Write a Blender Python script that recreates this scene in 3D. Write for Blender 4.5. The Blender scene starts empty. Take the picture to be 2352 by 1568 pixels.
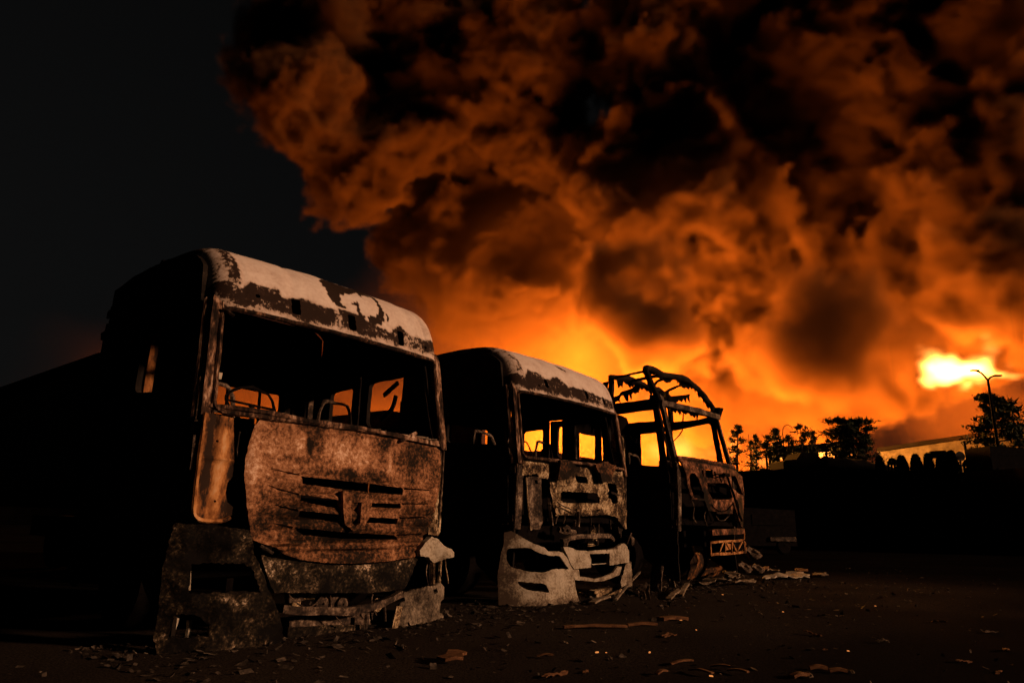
import bpy, bmesh, math, random
import numpy as np
from mathutils import Vector, Matrix
from mathutils.geometry import delaunay_2d_cdt

R = math.radians
random.seed(7)
RNG = np.random.default_rng(11)
scene = bpy.context.scene
col = scene.collection

# ------------------------------------------------------------------ camera
CAM_H = 0.90
PITCH, ROLL = R(15.0), R(1.07)
CAM_ROT = Matrix.Rotation(R(90) + PITCH, 3, 'X') @ Matrix.Rotation(ROLL, 3, 'Z')
cam_data = bpy.data.cameras.new('camera')
cam_data.lens = 24.0
cam_data.sensor_width = 36.0
cam_data.clip_start = 0.05
cam_data.clip_end = 3000.0
cam = bpy.data.objects.new('camera', cam_data)
cam.matrix_world = Matrix.Translation((0, 0, CAM_H)) @ CAM_ROT.to_4x4()
col.objects.link(cam)
scene.camera = cam

# ------------------------------------------------------------------ world: night sky
SUN_EL, SUN_AZ = 15.5, 105.0          # low fire glow from the right; azimuth clockwise from +Y
world = bpy.data.worlds.new('World')
scene.world = world
world.use_nodes = True
wn, wl = world.node_tree.nodes, world.node_tree.links
wn.clear()
w_out = wn.new('ShaderNodeOutputWorld')
w_bg = wn.new('ShaderNodeBackground')
w_sky = wn.new('ShaderNodeTexSky')
w_sky.sky_type = 'NISHITA'
w_sky.sun_disc = False
w_sky.sun_elevation = R(SUN_EL)
w_sky.sun_rotation = R(SUN_AZ)
w_sky.air_density = 1.5
w_sky.dust_density = 4.0
w_hsv = wn.new('ShaderNodeHueSaturation')
w_hsv.inputs['Saturation'].default_value = 0.06
wl.new(w_sky.outputs[0], w_hsv.inputs['Color'])
wl.new(w_hsv.outputs[0], w_bg.inputs['Color'])
w_bg.inputs['Strength'].default_value = 0.0012
wl.new(w_bg.outputs[0], w_out.inputs['Surface'])

# ------------------------------------------------------------------ key light: glow of the burning depot
sun_data = bpy.data.lights.new('fire_glow_sun', 'SUN')
sun_data.energy = 3.7
sun_data.angle = R(4.0)
sun_data.color = (1.0, 0.55, 0.32)
sun = bpy.data.objects.new('fire_glow_sun', sun_data)
sd = Vector((math.sin(R(SUN_AZ)) * math.cos(R(SUN_EL)), math.cos(R(SUN_AZ)) * math.cos(R(SUN_EL)), math.sin(R(SUN_EL))))
sun.rotation_euler = sd.to_track_quat('Z', 'Y').to_euler()
sun.location = sd * 60
col.objects.link(sun)

# ------------------------------------------------------------------ exposure, sampling
vs = scene.view_settings
vs.view_transform = 'Standard'
vs.look = 'None'
vs.exposure = 0.0
vs.gamma = 1.0
vs.use_curve_mapping = False
cy = scene.cycles
cy.use_denoising = True
cy.max_bounces = 5
cy.diffuse_bounces = 2
cy.glossy_bounces = 2
cy.transmission_bounces = 2
cy.volume_bounces = 0
cy.transparent_max_bounces = 6
cy.sample_clamp_indirect = 4.0


# ------------------------------------------------------------------ helpers
def ray(px, py):
    """direction of a photo point (photo measured 2352 x 1568), length 1 along the view axis"""
    return CAM_ROT @ Vector(((px - 1176.0) / 1568.0, (784.0 - py) / 1568.0, -1.0))


def at(px, py, dist):
    d = ray(px, py)
    return Vector((0, 0, CAM_H)) + d * (dist / math.hypot(d.x, d.y))


def tag(o, label=None, cat=None, group=None, kind=None):
    if label: o['label'] = label
    if cat: o['category'] = cat
    if group: o['group'] = group
    if kind: o['kind'] = kind
    return o


def link(name, mesh, mat=None, parent=None):
    o = bpy.data.objects.new(name, mesh)
    col.objects.link(o)
    if mat is not None:
        for m in (mat if isinstance(mat, (list, tuple)) else [mat]):
            o.data.materials.append(m)
    if parent is not None:
        o.parent = parent
    return o


def empty(name, loc=(0, 0, 0), rz=0.0, label=None, cat=None, group=None, rot=None):
    o = bpy.data.objects.new(name, None)
    o.empty_display_size = 0.3
    o.location = loc
    o.rotation_euler = rot if rot else (0, 0, rz)
    col.objects.link(o)
    return tag(o, label, cat, group)
# ------------------------------------------------------------------ materials
def new_mat(name):
    m = bpy.data.materials.new(name)
    m.use_nodes = True
    nt = m.node_tree
    b = nt.nodes['Principled BSDF']
    return m, nt, b


def burnt(name, stops, scale=3.0, fine=14.0, a=1.1, b_=0.5, bump=0.35, rough=0.85, metal=0.0, seed=0.0, stretch=(1, 1, 1), bias=0.0, burn_shade_k=1.0, bdist=0.01, spec=0.06):
    """fire-damaged surface: blotches of soot, rust and ash; a 'burn' attribute on the mesh chars parts of it and carries painted shade"""
    m, nt, bs = new_mat(name)
    N, L = nt.nodes, nt.links
    tc = N.new('ShaderNodeTexCoord')
    mp = N.new('ShaderNodeMapping')
    mp.inputs['Location'].default_value = (seed, seed * .7, seed * 1.3)
    mp.inputs['Scale'].default_value = stretch
    L.new(tc.outputs['Object'], mp.inputs[0])
    n1 = N.new('ShaderNodeTexNoise'); n1.inputs['Scale'].default_value = scale; n1.inputs['Detail'].default_value = 9; n1.inputs['Roughness'].default_value = .62; n1.inputs['Distortion'].default_value = .35
    n2 = N.new('ShaderNodeTexNoise'); n2.inputs['Scale'].default_value = fine; n2.inputs['Detail'].default_value = 6; n2.inputs['Roughness'].default_value = .7
    L.new(mp.outputs[0], n1.inputs['Vector']); L.new(mp.outputs[0], n2.inputs['Vector'])
    at_ = N.new('ShaderNodeAttribute'); at_.attribute_name = 'burn_shade'

    def math_(op, x, y):
        n = N.new('ShaderNodeMath'); n.operation = op
        for k, q in ((0, x), (1, y)):
            if isinstance(q, (int, float)): n.inputs[k].default_value = q
            else: L.new(q, n.inputs[k])
        return n.outputs[0]
    f = math_('ADD', math_('MULTIPLY', math_('SUBTRACT', n1.outputs['Fac'], .5), a * 1.8), math_('MULTIPLY', math_('SUBTRACT', n2.outputs['Fac'], .5), b_ * 1.8))
    f = math_('ADD', f, .5 + bias)
    f = math_('SUBTRACT', f, math_('MULTIPLY', at_.outputs['Fac'], burn_shade_k))
    rp = N.new('ShaderNodeValToRGB')
    el = rp.color_ramp.elements
    while len(el) > 1: el.remove(el[0])
    el[0].position = stops[0][0]; el[0].color = tuple(stops[0][1]) + (1,)
    for p, c in stops[1:]:
        e = el.new(p); e.color = tuple(c) + (1,)
    L.new(f, rp.inputs[0])
    L.new(rp.outputs[0], bs.inputs['Base Color'])
    bs.inputs['Roughness'].default_value = rough
    bs.inputs['Metallic'].default_value = metal
    bs.inputs['Specular IOR Level'].default_value = spec
    bp = N.new('ShaderNodeBump'); bp.inputs['Strength'].default_value = bump; bp.inputs['Distance'].default_value = bdist
    L.new(math_('ADD', n1.outputs['Fac'], math_('MULTIPLY', n2.outputs['Fac'], .6)), bp.inputs['Height'])
    L.new(bp.outputs[0], bs.inputs['Normal'])
    return m


SOOT = (.010, .008, .007)
M = {}
M['rust_hood'] = burnt('rust_hood', [(.20, (.010, .007, .005)), (.38, (.065, .030, .014)), (.58, (.205, .092, .043)), (.78, (.36, .19, .10)), (.98, (.60, .42, .30))], 1.9, 34, 1.0, .85, .9)
M['roof_ash'] = burnt('roof_ash', [(.20, (.018, .011, .008)), (.33, (.030, .017, .012)), (.37, (.27, .20, .15)), (.54, (.42, .335, .28)), (.75, (.50, .42, .36)), (.95, (.55, .48, .42))], 6, 30, .56, .46, .2, bias=.25)
M['pillar'] = burnt('scorched_pillar', [(.32, (.007, .005, .004)), (.54, (.04, .022, .014)), (.72, (.20, .11, .065)), (.95, (.48, .37, .28))], 6, 34, 1.1, .8, .4, stretch=(1, 1, .30))
M['soot'] = burnt('sooty_metal', [(.3, (.005, .004, .0035)), (.7, (.016, .012, .009)), (.95, (.07, .05, .035))], 4, 30, .9, .6, .4)
M['soot_light'] = burnt('sooty_grey_metal', [(.25, SOOT), (.5, (.04, .028, .02)), (.72, (.14, .10, .07)), (.95, (.32, .26, .19))], 5, 32, .9, .8, .4, seed=3)
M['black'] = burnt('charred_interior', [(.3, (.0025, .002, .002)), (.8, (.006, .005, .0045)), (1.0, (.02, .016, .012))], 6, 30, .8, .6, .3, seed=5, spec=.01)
M['ash_grey'] = burnt('ash_grey_plastic', [(.14, (.05, .035, .025)), (.34, (.16, .125, .085)), (.54, (.31, .27, .205)), (.88, (.42, .38, .31))], 6, 42, .60, .60, .35, seed=8)
M['lower_bumper'] = burnt('scorched_dimmed_bumper', [(.30, (.003, .0025, .002)), (.56, (.012, .009, .006)), (.74, (.045, .032, .019)), (.88, (.15, .11, .07)), (1.02, (.42, .34, .26))], 4.6, 40, 1.1, .95, .9, seed=12)  # char, darkened further in colour to give the lower front its weaker light
M['firewall'] = burnt('peeled_firewall', [(.22, (.010, .007, .005)), (.42, (.075, .046, .024)), (.58, (.25, .18, .10)), (.76, (.42, .33, .21)), (.97, (.58, .50, .38))], 5.5, 34, .9, .9, .7, seed=16)
M['firewall_red'] = burnt('rusted_firewall', [(.30, (.008, .006, .004)), (.50, (.06, .025, .012)), (.68, (.23, .095, .048)), (.90, (.40, .24, .15))], 3.2, 20, .9, .7, .5, seed=21)
M['rust_orange'] = burnt('orange_rust', [(.25, (.02, .012, .008)), (.5, (.20, .08, .025)), (.72, (.42, .20, .07)), (.95, (.50, .32, .17))], 4, 22, 1.0, .6, .4, seed=25, stretch=(1, 1, .45))
M['trailer_grey'] = burnt('sooty_trailer_wall', [(.2, (.012, .010, .008)), (.5, (.035, .029, .023)), (.9, (.06, .05, .04))], 1.0, 9, .8, .4, .2, seed=29)
M['trailer_rust'] = burnt('rusted_trailer', [(.25, (.03, .014, .01)), (.5, (.13, .05, .028)), (.8, (.25, .10, .05))], 2.5, 12, .9, .5, .3, seed=31)
M['debris_light'] = burnt('pale_debris', [(.2, (.02, .015, .011)), (.5, (.11, .082, .055)), (.85, (.28, .23, .17))], 6, 40, .8, .6, .3, seed=35)
M['debris_dark'] = burnt('charred_debris', [(.2, (.01, .008, .007)), (.6, (.05, .035, .025)), (.95, (.22, .16, .11))], 8, 40, 1.0, .8, .5, seed=39)
M['debris_wood'] = burnt('scorched_wood', [(.2, (.015, .008, .005)), (.5, (.09, .042, .02)), (.85, (.20, .105, .05))], 5, 40, .8, .6, .3, seed=43, stretch=(1, 4, 4))
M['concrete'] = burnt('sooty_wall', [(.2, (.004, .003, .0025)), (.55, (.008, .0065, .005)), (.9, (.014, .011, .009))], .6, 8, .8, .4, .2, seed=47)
M['bark'] = burnt('pine_bark', [(.2, (.02, .014, .01)), (.6, (.05, .033, .024)), (.9, (.09, .06, .045))], 6, 30, .8, .6, .4, seed=51)
M['leaf'] = burnt('pine_needles', [(.2, (.012, .016, .008)), (.6, (.03, .04, .018)), (.9, (.055, .065, .03))], 1.5, 12, .8, .5, .1, seed=55)
M['metal_dark'] = burnt('dark_steel', [(.2, (.02, .018, .016)), (.8, (.06, .055, .05))], 3, 20, .6, .4, .1, seed=59)
M['rubble'] = burnt('ash_rubble', [(.2, (.012, .010, .008)), (.6, (.060, .046, .034)), (.95, (.20, .16, .12))], 8, 40, 1.0, .8, .4, seed=63)
# ------------------------------------------------------------------ smoke: a soot cloud built as a density grid
def lattice_noise(shape, cells, rng):
    """smooth value noise: a random lattice blown up with cubic weights, separable"""
    n = [int(math.ceil(s / cells)) + 4 for s in shape]
    g = rng.random(n).astype(np.float32) * 2 - 1
    for ax in range(3):
        s = shape[ax]
        x = np.arange(s, dtype=np.float32) / cells
        i = np.floor(x).astype(int)
        f = x - i
        w = [(1 - f) ** 3 / 6, (3 * f ** 3 - 6 * f ** 2 + 4) / 6, (-3 * f ** 3 + 3 * f ** 2 + 3 * f + 1) / 6, f ** 3 / 6]
        M = np.zeros((s, g.shape[ax]), np.float32)
        for k in range(4):
            M[np.arange(s), i + k] += w[k]
        g = np.moveaxis(np.tensordot(M, g, axes=(1, ax)), 0, ax)
    return g * 1.6


def density_volume(name, lo, hi, vox, dens, mat):
    """numpy array -> mesh attribute -> Volume Cube, all inside the script"""
    nx, ny, nz = dens.shape
    me = bpy.data.meshes.new(name)
    me.vertices.add(nx * ny * nz)
    a = me.attributes.new('soot', 'FLOAT', 'POINT')
    a.data.foreach_set('value', dens.ravel().astype(np.float32))
    o = link(name, me)
    ng = bpy.data.node_groups.new(name + '_grid', 'GeometryNodeTree')
    ng.interface.new_socket('Geometry', in_out='INPUT', socket_type='NodeSocketGeometry')
    ng.interface.new_socket('Geometry', in_out='OUTPUT', socket_type='NodeSocketGeometry')
    N, L = ng.nodes, ng.links
    gi, go = N.new('NodeGroupInput'), N.new('NodeGroupOutput')
    pos = N.new('GeometryNodeInputPosition')
    sub = N.new('ShaderNodeVectorMath'); sub.operation = 'SUBTRACT'; sub.inputs[1].default_value = lo
    L.new(pos.outputs[0], sub.inputs[0])
    div = N.new('ShaderNodeVectorMath'); div.operation = 'SCALE'; div.inputs['Scale'].default_value = 1.0 / vox
    L.new(sub.outputs[0], div.inputs[0])
    rnd = N.new('ShaderNodeVectorMath'); rnd.operation = 'ADD'; rnd.inputs[1].default_value = (.5, .5, .5)
    L.new(div.outputs[0], rnd.inputs[0])
    fl = N.new('ShaderNodeVectorMath'); fl.operation = 'FLOOR'
    L.new(rnd.outputs[0], fl.inputs[0])
    dot = N.new('ShaderNodeVectorMath'); dot.operation = 'DOT_PRODUCT'; dot.inputs[1].default_value = (ny * nz, nz, 1)
    L.new(fl.outputs[0], dot.inputs[0])
    at_ = N.new('GeometryNodeInputNamedAttribute'); at_.data_type = 'FLOAT'; at_.inputs['Name'].default_value = 'soot'
    si = N.new('GeometryNodeSampleIndex'); si.data_type = 'FLOAT'; si.domain = 'POINT'; si.clamp = True
    L.new(gi.outputs[0], si.inputs['Geometry'])
    L.new(at_.outputs['Attribute'], si.inputs['Value'])
    L.new(dot.outputs['Value'], si.inputs['Index'])
    vc = N.new('GeometryNodeVolumeCube')
    vc.inputs['Min'].default_value = lo
    vc.inputs['Max'].default_value = hi
    vc.inputs['Resolution X'].default_value = nx
    vc.inputs['Resolution Y'].default_value = ny
    vc.inputs['Resolution Z'].default_value = nz
    L.new(si.outputs['Value'], vc.inputs['Density'])
    sm = N.new('GeometryNodeSetMaterial'); sm.inputs['Material'].default_value = mat
    L.new(vc.outputs[0], sm.inputs['Geometry'])
    L.new(sm.outputs[0], go.inputs[0])
    md = o.modifiers.new('grid', 'NODES')
    md.node_group = ng
    return o


SOOT_ALBEDO = (0.16, 0.069, 0.023)
m_smoke = bpy.data.materials.new('smoke')
m_smoke.use_nodes = True
nt = m_smoke.node_tree
nt.nodes.clear()
o_ = nt.nodes.new('ShaderNodeOutputMaterial')
at_ = nt.nodes.new('ShaderNodeAttribute'); at_.attribute_name = 'density'
sc_ = nt.nodes.new('ShaderNodeVolumeScatter'); sc_.inputs['Color'].default_value = SOOT_ALBEDO + (1,)
ab_ = nt.nodes.new('ShaderNodeVolumeAbsorption'); ab_.inputs['Color'].default_value = SOOT_ALBEDO + (1,)
ad_ = nt.nodes.new('ShaderNodeAddShader')
nt.links.new(at_.outputs['Fac'], sc_.inputs['Density'])
nt.links.new(at_.outputs['Fac'], ab_.inputs['Density'])
nt.links.new(sc_.outputs[0], ad_.inputs[0])
nt.links.new(ab_.outputs[0], ad_.inputs[1])
nt.links.new(ad_.outputs[0], o_.inputs['Volume'])

VOX = 0.62
S_LO = np.array((-62.0, 73.0, 1.0))
S_N = (284, 108, 198)
S_HI = S_LO + (np.array(S_N) - 1) * VOX
gx, gy, gz = [S_LO[k] + np.arange(S_N[k]) * VOX for k in range(3)]

# puffs of the plume: photo point, radius in photo pixels, distance in metres
PUFFS = [
    # left lobe
    (760, 300, 85, 118), (690, 265, 45, 118), (840, 345, 62, 116), (930, 300, 65, 118), (1000, 240, 65, 120), (838, 415, 30, 115),
    (700, 345, 45, 116), (770, 375, 40, 115), (970, 320, 45, 116), (1050, 285, 48, 117), (1100, 270, 40, 116), (890, 370, 40, 117),
    (780, 130, 120, 130), (900, 100, 130, 132), (690, 80, 80, 132), (660, 190, 60, 128),
    # centre left
    (1010, 70, 100, 124), (1090, 170, 70, 118), (1180, 260, 65, 116), (1130, 50, 100, 124), (990, 160, 70, 122),
    # column
    (1230, 60, 70, 114), (1250, 170, 62, 113), (1230, 270, 50, 112), (1225, 340, 45, 112), (1290, 130, 55, 118), (1290, 260, 50, 116), (1320, 330, 50, 114),
    # pillar to the right of the cleft
    (1490, 80, 85, 112), (1570, 40, 80, 113), (1520, 190, 80, 111), (1480, 250, 50, 110), (1610, 120, 65, 116), (1640, 30, 70, 115),
    # body
    (1360, 370, 55, 112), (1440, 410, 65, 110), (1440, 500, 62, 108), (1470, 590, 50, 106), (1530, 560, 70, 108), (1560, 470, 65, 110),
    (1640, 380, 65, 112), (1650, 490, 80, 110), (1710, 580, 85, 110), (1640, 660, 55, 107), (1600, 760, 40, 107), (1580, 840, 34, 106),
    (1620, 900, 38, 106), (1690, 880, 34, 107), (1710, 740, 40, 110),
    (1800, 500, 75, 112), (1880, 450, 60, 112), (1890, 560, 70, 112), (1980, 540, 60, 114), (2050, 590, 62, 114), (1810, 620, 62, 111),
    (2180, 420, 85, 114), (2280, 430, 95, 116), (2260, 520, 80, 116), (2150, 500, 55, 115), (2120, 620, 55, 116), (2200, 640, 70, 120),
    # dark upper right bulk
    (1810, 250, 130, 122), (1950, 150, 150, 126), (2120, 220, 150, 128), (2300, 120, 160, 128), (1800, 60, 130, 126), (2050, 20, 150, 130),
    (1980, 330, 110, 122), (2340, 280, 110, 124), (1770, 380, 75, 119),
    # mass over the middle lorry, far side of the plume
    (1090, 560, 80, 127), (1190, 620, 85, 124), (1320, 560, 75, 122), (1190, 500, 80, 128), (1020, 480, 70, 130), (1320, 660, 50, 120), (1200, 720, 45, 118),
    (1100, 700, 70, 120), (1010, 640, 50, 125), (1110, 420, 80, 130), (1250, 430, 80, 126), (960, 560, 50, 130),
    # low drifting smoke
    (1940, 730, 50, 81), (1885, 690, 34, 82), (2010, 745, 44, 80), (1935, 810, 40, 80), (2060, 800, 36, 81), (1865, 800, 40, 82), (1990, 860, 26, 81), (1825, 740, 26, 82), (1985, 670, 46, 81), (2060, 720, 46, 81), (2060, 840, 45, 106), (1880, 880, 40, 106), (2110, 730, 50, 108),
    (1490, 690, 44, 80), (1535, 742, 34, 80), (1445, 655, 30, 80), (2330, 640, 85, 106), (2310, 740, 60, 106), (2220, 720, 50, 110),
    (1790, 830, 36, 106),
]


def build_smoke():
    rng = np.random.default_rng(5)
    warp = [lattice_noise(S_N, 11 / VOX, rng) * 4.0 + lattice_noise(S_N, 4.8 / VOX, rng) * 1.7 for _ in range(3)]
    X = gx[:, None, None] + warp[0]
    Y = gy[None, :, None] + warp[1]
    Z = gz[None, None, :] + warp[2]
    sd_ = np.full(S_N, -30.0, np.float32)
    for (px, py, rp, dist) in PUFFS:
        c = at(px, py, dist)
        rad = rp / 1568.0 * (c - Vector((0, 0, CAM_H))).length
        m = rad + 9
        i0 = [max(0, int((c[k] - m - S_LO[k]) / VOX)) for k in range(3)]
        i1 = [min(S_N[k], int((c[k] + m - S_LO[k]) / VOX) + 2) for k in range(3)]
        if any(i1[k] <= i0[k] for k in range(3)):
            continue
        s = tuple(slice(i0[k], i1[k]) for k in range(3))
        d = rad - np.sqrt((X[s] - c[0]) ** 2 + (Y[s] - c[1]) ** 2 + (Z[s] - c[2]) ** 2)
        sd_[s] = np.maximum(sd_[s], d)
    fb = np.zeros(S_N, np.float32)
    for cells, amp in ((9, 3.3), (4.6, 2.6), (2.4, 1.8), (1.3, 1.25), (.75, .7)):
        n = lattice_noise(S_N, cells / VOX, rng)
        fb += amp * (0.8 - 2.0 * np.abs(n))        # billowy
    v = sd_ + fb * 1.15 + 0.6
    for k in range(6):                                                 # trim one stray tuft off the plume's left edge
        c = at(572, 415, 106 + 4 * k)
        v -= 12.0 * np.exp(-((X - c[0]) ** 2 + (Y - c[1]) ** 2 + (Z - c[2]) ** 2) / 16.0)
    soft = 2.6 + 3.4 * np.clip(lattice_noise(S_N, 15 / VOX, rng) + 0.1, 0, 1)
    dens = np.clip(v / soft, 0, 1)
    dens = dens * dens * (3 - 2 * dens) * 0.9
    # thin smoke hanging over the seat of the fire
    A, B = at(1340, 850, 108), at(2000, 960, 104)
    hz = np.zeros(S_N, np.float32)
    for c, rx, rz, k in ((at(1335, 805, 108), 14, 10, 0.040), (at(2240, 1000, 100), 22, 8, 0.006), (A, 25, 20, 0.0062), (B + Vector((0, -6, 0)), 46, 8, 0.0055), (at(1680, 900, 106), 18, 22, 0.004), (at(640, 1010, 106), 34, 11, 0.019)):
        hz += k * np.exp(-((X - c[0]) / rx) ** 2 - ((Y - c[1]) / 16) ** 2 - ((Z - c[2]) / rz) ** 2)
    hz *= np.clip(0.85 + 2.0 * lattice_noise(S_N, 10 / VOX, rng) + 1.3 * lattice_noise(S_N, 4 / VOX, rng), 0.06, 4)
    dens = np.maximum(dens, hz) + 0.3 * hz
    edge = np.ones(S_N, np.float32)
    for ax in range(3):
        i = np.arange(S_N[ax]); e = np.clip(np.minimum(i, S_N[ax] - 1 - i) / 6.0, 0, 1)
        if ax == 2: e = np.clip((S_N[2] - 1 - i) / 6.0, 0, 1)
        sh = [1, 1, 1]; sh[ax] = -1
        edge *= e.reshape(sh)
    dens *= edge
    dens = np.maximum(dens - 0.0006, 0)
    o = density_volume('smoke', tuple(S_LO), tuple(S_HI), VOX, dens, m_smoke)
    tag(o, 'huge billowing dark smoke plume lit orange from below', 'smoke', kind='stuff')
    return o


def fire_lamp(px, py, dist, watts, radius=3.0, c=(1.0, 0.335, 0.045)):
    l = bpy.data.lights.new('fire_light', 'POINT')
    l.energy = watts * 1.0
    l.shadow_soft_size = radius
    l.color = c
    o = bpy.data.objects.new('fire_light', l)
    o.location = at(px, py, dist)
    col.objects.link(o)
    return o


build_smoke()
for px, py, dist, w, r in ((820, 1110, 100, 1.3e5, 3), (560, 1110, 100, 1.3e5, 3), (1255, 1080, 93, 2.9e5, 3), (1340, 1065, 89, 4.4e5, 3), (1425, 1075, 91, 3.0e5, 3), (1335, 815, 110, 1.3e5, 4),
                           (1590, 1085, 90, 1.35e5, 3), (1700, 1085, 90, 1.05e5, 3), (1880, 1085, 92, 1.0e5, 3), (2010, 1085, 106, 0.7e5, 3),
                           (2215, 850, 99, 0.6e5, 3), (2180, 1085, 84, 0.12e5, 3), (2180, 1060, 110, 0.8e5, 3), (2330, 1050, 110, 0.6e5, 3)):
    fire_lamp(px, py, dist, w, r)
# ------------------------------------------------------------------ mesh kit
from mathutils import noise as mnoise


def fbm(p, s=1.0, o=4):
    return mnoise.fractal(Vector(p) * s, 0.9, 2.1, o)


def in_poly(P, poly):
    x, y = P[:, 0], P[:, 1]
    c = np.zeros(len(P), bool)
    n = len(poly)
    for i in range(n):
        x1, y1 = poly[i]; x2, y2 = poly[(i + 1) % n]
        m = ((y1 > y) != (y2 > y))
        with np.errstate(divide='ignore', invalid='ignore'):
            xi = (x2 - x1) * (y - y1) / (y2 - y1 + 1e-12) + x1
        c ^= m & (x < xi)
    return c


def subdivide_loop(poly, step, rag=0.0, rng=random):
    out = []
    n = len(poly)
    for i in range(n):
        a, b = Vector(poly[i]), Vector(poly[(i + 1) % n])
        k = max(1, int((b - a).length / step + .5))
        nr = Vector((-(b - a).y, (b - a).x)).normalized() if (b - a).length > 1e-6 else Vector((0, 0))
        for j in range(k):
            p = a.lerp(b, j / k)
            if rag and j: p = p + nr * rng.uniform(-rag, rag)
            out.append((p.x, p.y))
    return out


def round_poly(poly, r, seg=4):
    out = []
    n = len(poly)
    for i in range(n):
        p0, p, p1 = Vector(poly[i - 1]), Vector(poly[i]), Vector(poly[(i + 1) % n])
        a, b = (p0 - p), (p1 - p)
        rr = min(r, a.length * .45, b.length * .45)
        s, e = p + a.normalized() * rr, p + b.normalized() * rr
        for k in range(seg + 1):
            t = k / seg
            q = s * (1 - t) ** 2 + p * 2 * t * (1 - t) + e * t * t
            out.append((q.x, q.y))
    return out


def finish(name, V, F, mat, parent=None, angle=38, burn_shade=None):
    me = bpy.data.meshes.new(name)
    me.from_pydata([tuple(v) for v in V], [], F)
    me.validate()
    bm = bmesh.new(); bm.from_mesh(me)
    bmesh.ops.recalc_face_normals(bm, faces=bm.faces)
    bm.to_mesh(me); bm.free()
    me.shade_smooth()
    me.set_sharp_from_angle(angle=R(angle))
    if burn_shade is not None:
        a = me.attributes.new('burn_shade', 'FLOAT', 'POINT')
        a.data.foreach_set('value', np.asarray(burn_shade, np.float32))
    return link(name, me, mat, parent)


def sheet(name, outline, holes, fmap, mat, parent=None, thick=0.012, step=0.05, rag=0.0, hole_rag=0.0, crumple=0.0, cs=3.0, disp=None, burn_shade=None, sd=0, angle=38, inner=None):
    """a sheet of metal or plastic cut to an outline, with openings, laid on fmap(u, v) and given thickness"""
    rg = random.Random(sd + len(outline) * 7 + int(abs(outline[0][0]) * 1000))
    loops = [subdivide_loop(outline, step, rag, rg)] + [subdivide_loop(h, step, hole_rag, rg) for h in holes]
    pts, edges = [], []
    for lp in loops:
        b0 = len(pts)
        pts += lp
        edges += [(b0 + i, b0 + (i + 1) % len(lp)) for i in range(len(lp))]
    arr = np.array(loops[0])
    lo, hi = arr.min(0), arr.max(0)
    nu, nv = int((hi[0] - lo[0]) / step) + 1, int((hi[1] - lo[1]) / step) + 1
    G = np.array([(lo[0] + (i + .5 * (j % 2)) * step, lo[1] + j * step) for j in range(nv) for i in range(nu)] or [(lo[0], lo[1])])
    ok = in_poly(G, loops[0])
    for h in loops[1:]: ok &= ~in_poly(G, h)
    bp = np.array(pts)
    for g in G[ok]:
        if np.min(np.abs(bp[:, 0] - g[0]) + np.abs(bp[:, 1] - g[1])) > step * .6:
            pts.append((float(g[0]), float(g[1])))
    res = delaunay_2d_cdt([Vector(p) for p in pts], edges, [], 0, 1e-5)
    P2 = np.array([tuple(v) for v in res[0]])
    T = [tuple(f) for f in res[2]]
    cen = np.array([P2[list(f)].mean(0) for f in T])
    keep = in_poly(cen, loops[0])
    for h in loops[1:]: keep &= ~in_poly(cen, h)
    T = [f for f, k in zip(T, keep) if k]
    h = 1e-3
    A, B, bn = [], [], []
    for (u, v) in P2:
        p = Vector(fmap(u, v))
        du, dv = Vector(fmap(u + h, v)) - p, Vector(fmap(u, v + h)) - p
        n = du.cross(dv)
        n = n.normalized() if n.length > 1e-12 else Vector((0, -1, 0))
        d = 0.0
        if crumple: d += crumple * fbm((u, v, sd * 3.1 + 1.7), cs)
        if disp: d += disp(u, v)
        A.append(p + n * d); B.append(p + n * (d - thick))
        bn.append(burn_shade(u, v) if burn_shade else 0.0)
    nA = len(A)
    cnt = {}
    for f in T:
        for i in range(3):
            e = (f[i], f[(i + 1) % 3]); k = tuple(sorted(e))
            cnt.setdefault(k, []).append(e)
    F = list(T) + [tuple(nA + i for i in reversed(f)) for f in T]
    for k, es in cnt.items():
        if len(es) == 1:
            a, b = es[0]
            F.append((b, a, nA + a, nA + b))
    o = finish(name, A + B, F, mat, parent, angle, (bn + bn) if burn_shade else None)
    if inner is not None:
        o.data.materials.append(inner)
        for p in o.data.polygons:
            if all(i >= nA for i in p.vertices): p.material_index = 1
    return o


def sweep_geo(pts, w, h=None, n=8, closed=False, rect=False, taper=None, up=None):
    pts = [Vector(p) for p in pts]
    h = w if h is None else h
    V, F = [], []
    m = len(pts)
    ring = 4 if rect else n
    prev = None
    for i, p in enumerate(pts):
        if closed: t = pts[(i + 1) % m] - pts[i - 1]
        else: t = pts[min(i + 1, m - 1)] - pts[max(i - 1, 0)]
        t = t.normalized() if t.length > 1e-9 else Vector((0, 0, 1))
        if up is not None: ref = Vector(up)
        else: ref = prev if prev is not None else (Vector((0, 0, 1)) if abs(t.z) < .9 else Vector((0, 1, 0)))
        s = t.cross(ref)
        if s.length < 1e-6: s = t.cross(Vector((0.3, 1, 0.2)))
        s.normalize(); q = s.cross(t).normalized()
        prev = q
        k = taper(i / max(1, m - 1)) if taper else 1.0
        if rect:
            for a, b in ((-1, -1), (1, -1), (1, 1), (-1, 1)): V.append(p + s * a * w * .5 * k + q * b * h * .5 * k)
        else:
            for j in range(n):
                a = 2 * math.pi * j / n
                V.append(p + s * math.cos(a) * w * k + q * math.sin(a) * h * k)
    for i in range(m if closed else m - 1):
        a, b = i * ring, ((i + 1) % m) * ring
        for j in range(ring):
            F.append((a + j, a + (j + 1) % ring, b + (j + 1) % ring, b + j))
    if not closed:
        F.append(tuple(reversed(range(ring)))); F.append(tuple((m - 1) * ring + j for j in range(ring)))
    return V, F


def merge(*geos):
    V, F = [], []
    for v, f in geos:
        b = len(V)
        V += list(v); F += [tuple(b + i for i in q) for q in f]
    return V, F


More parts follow.
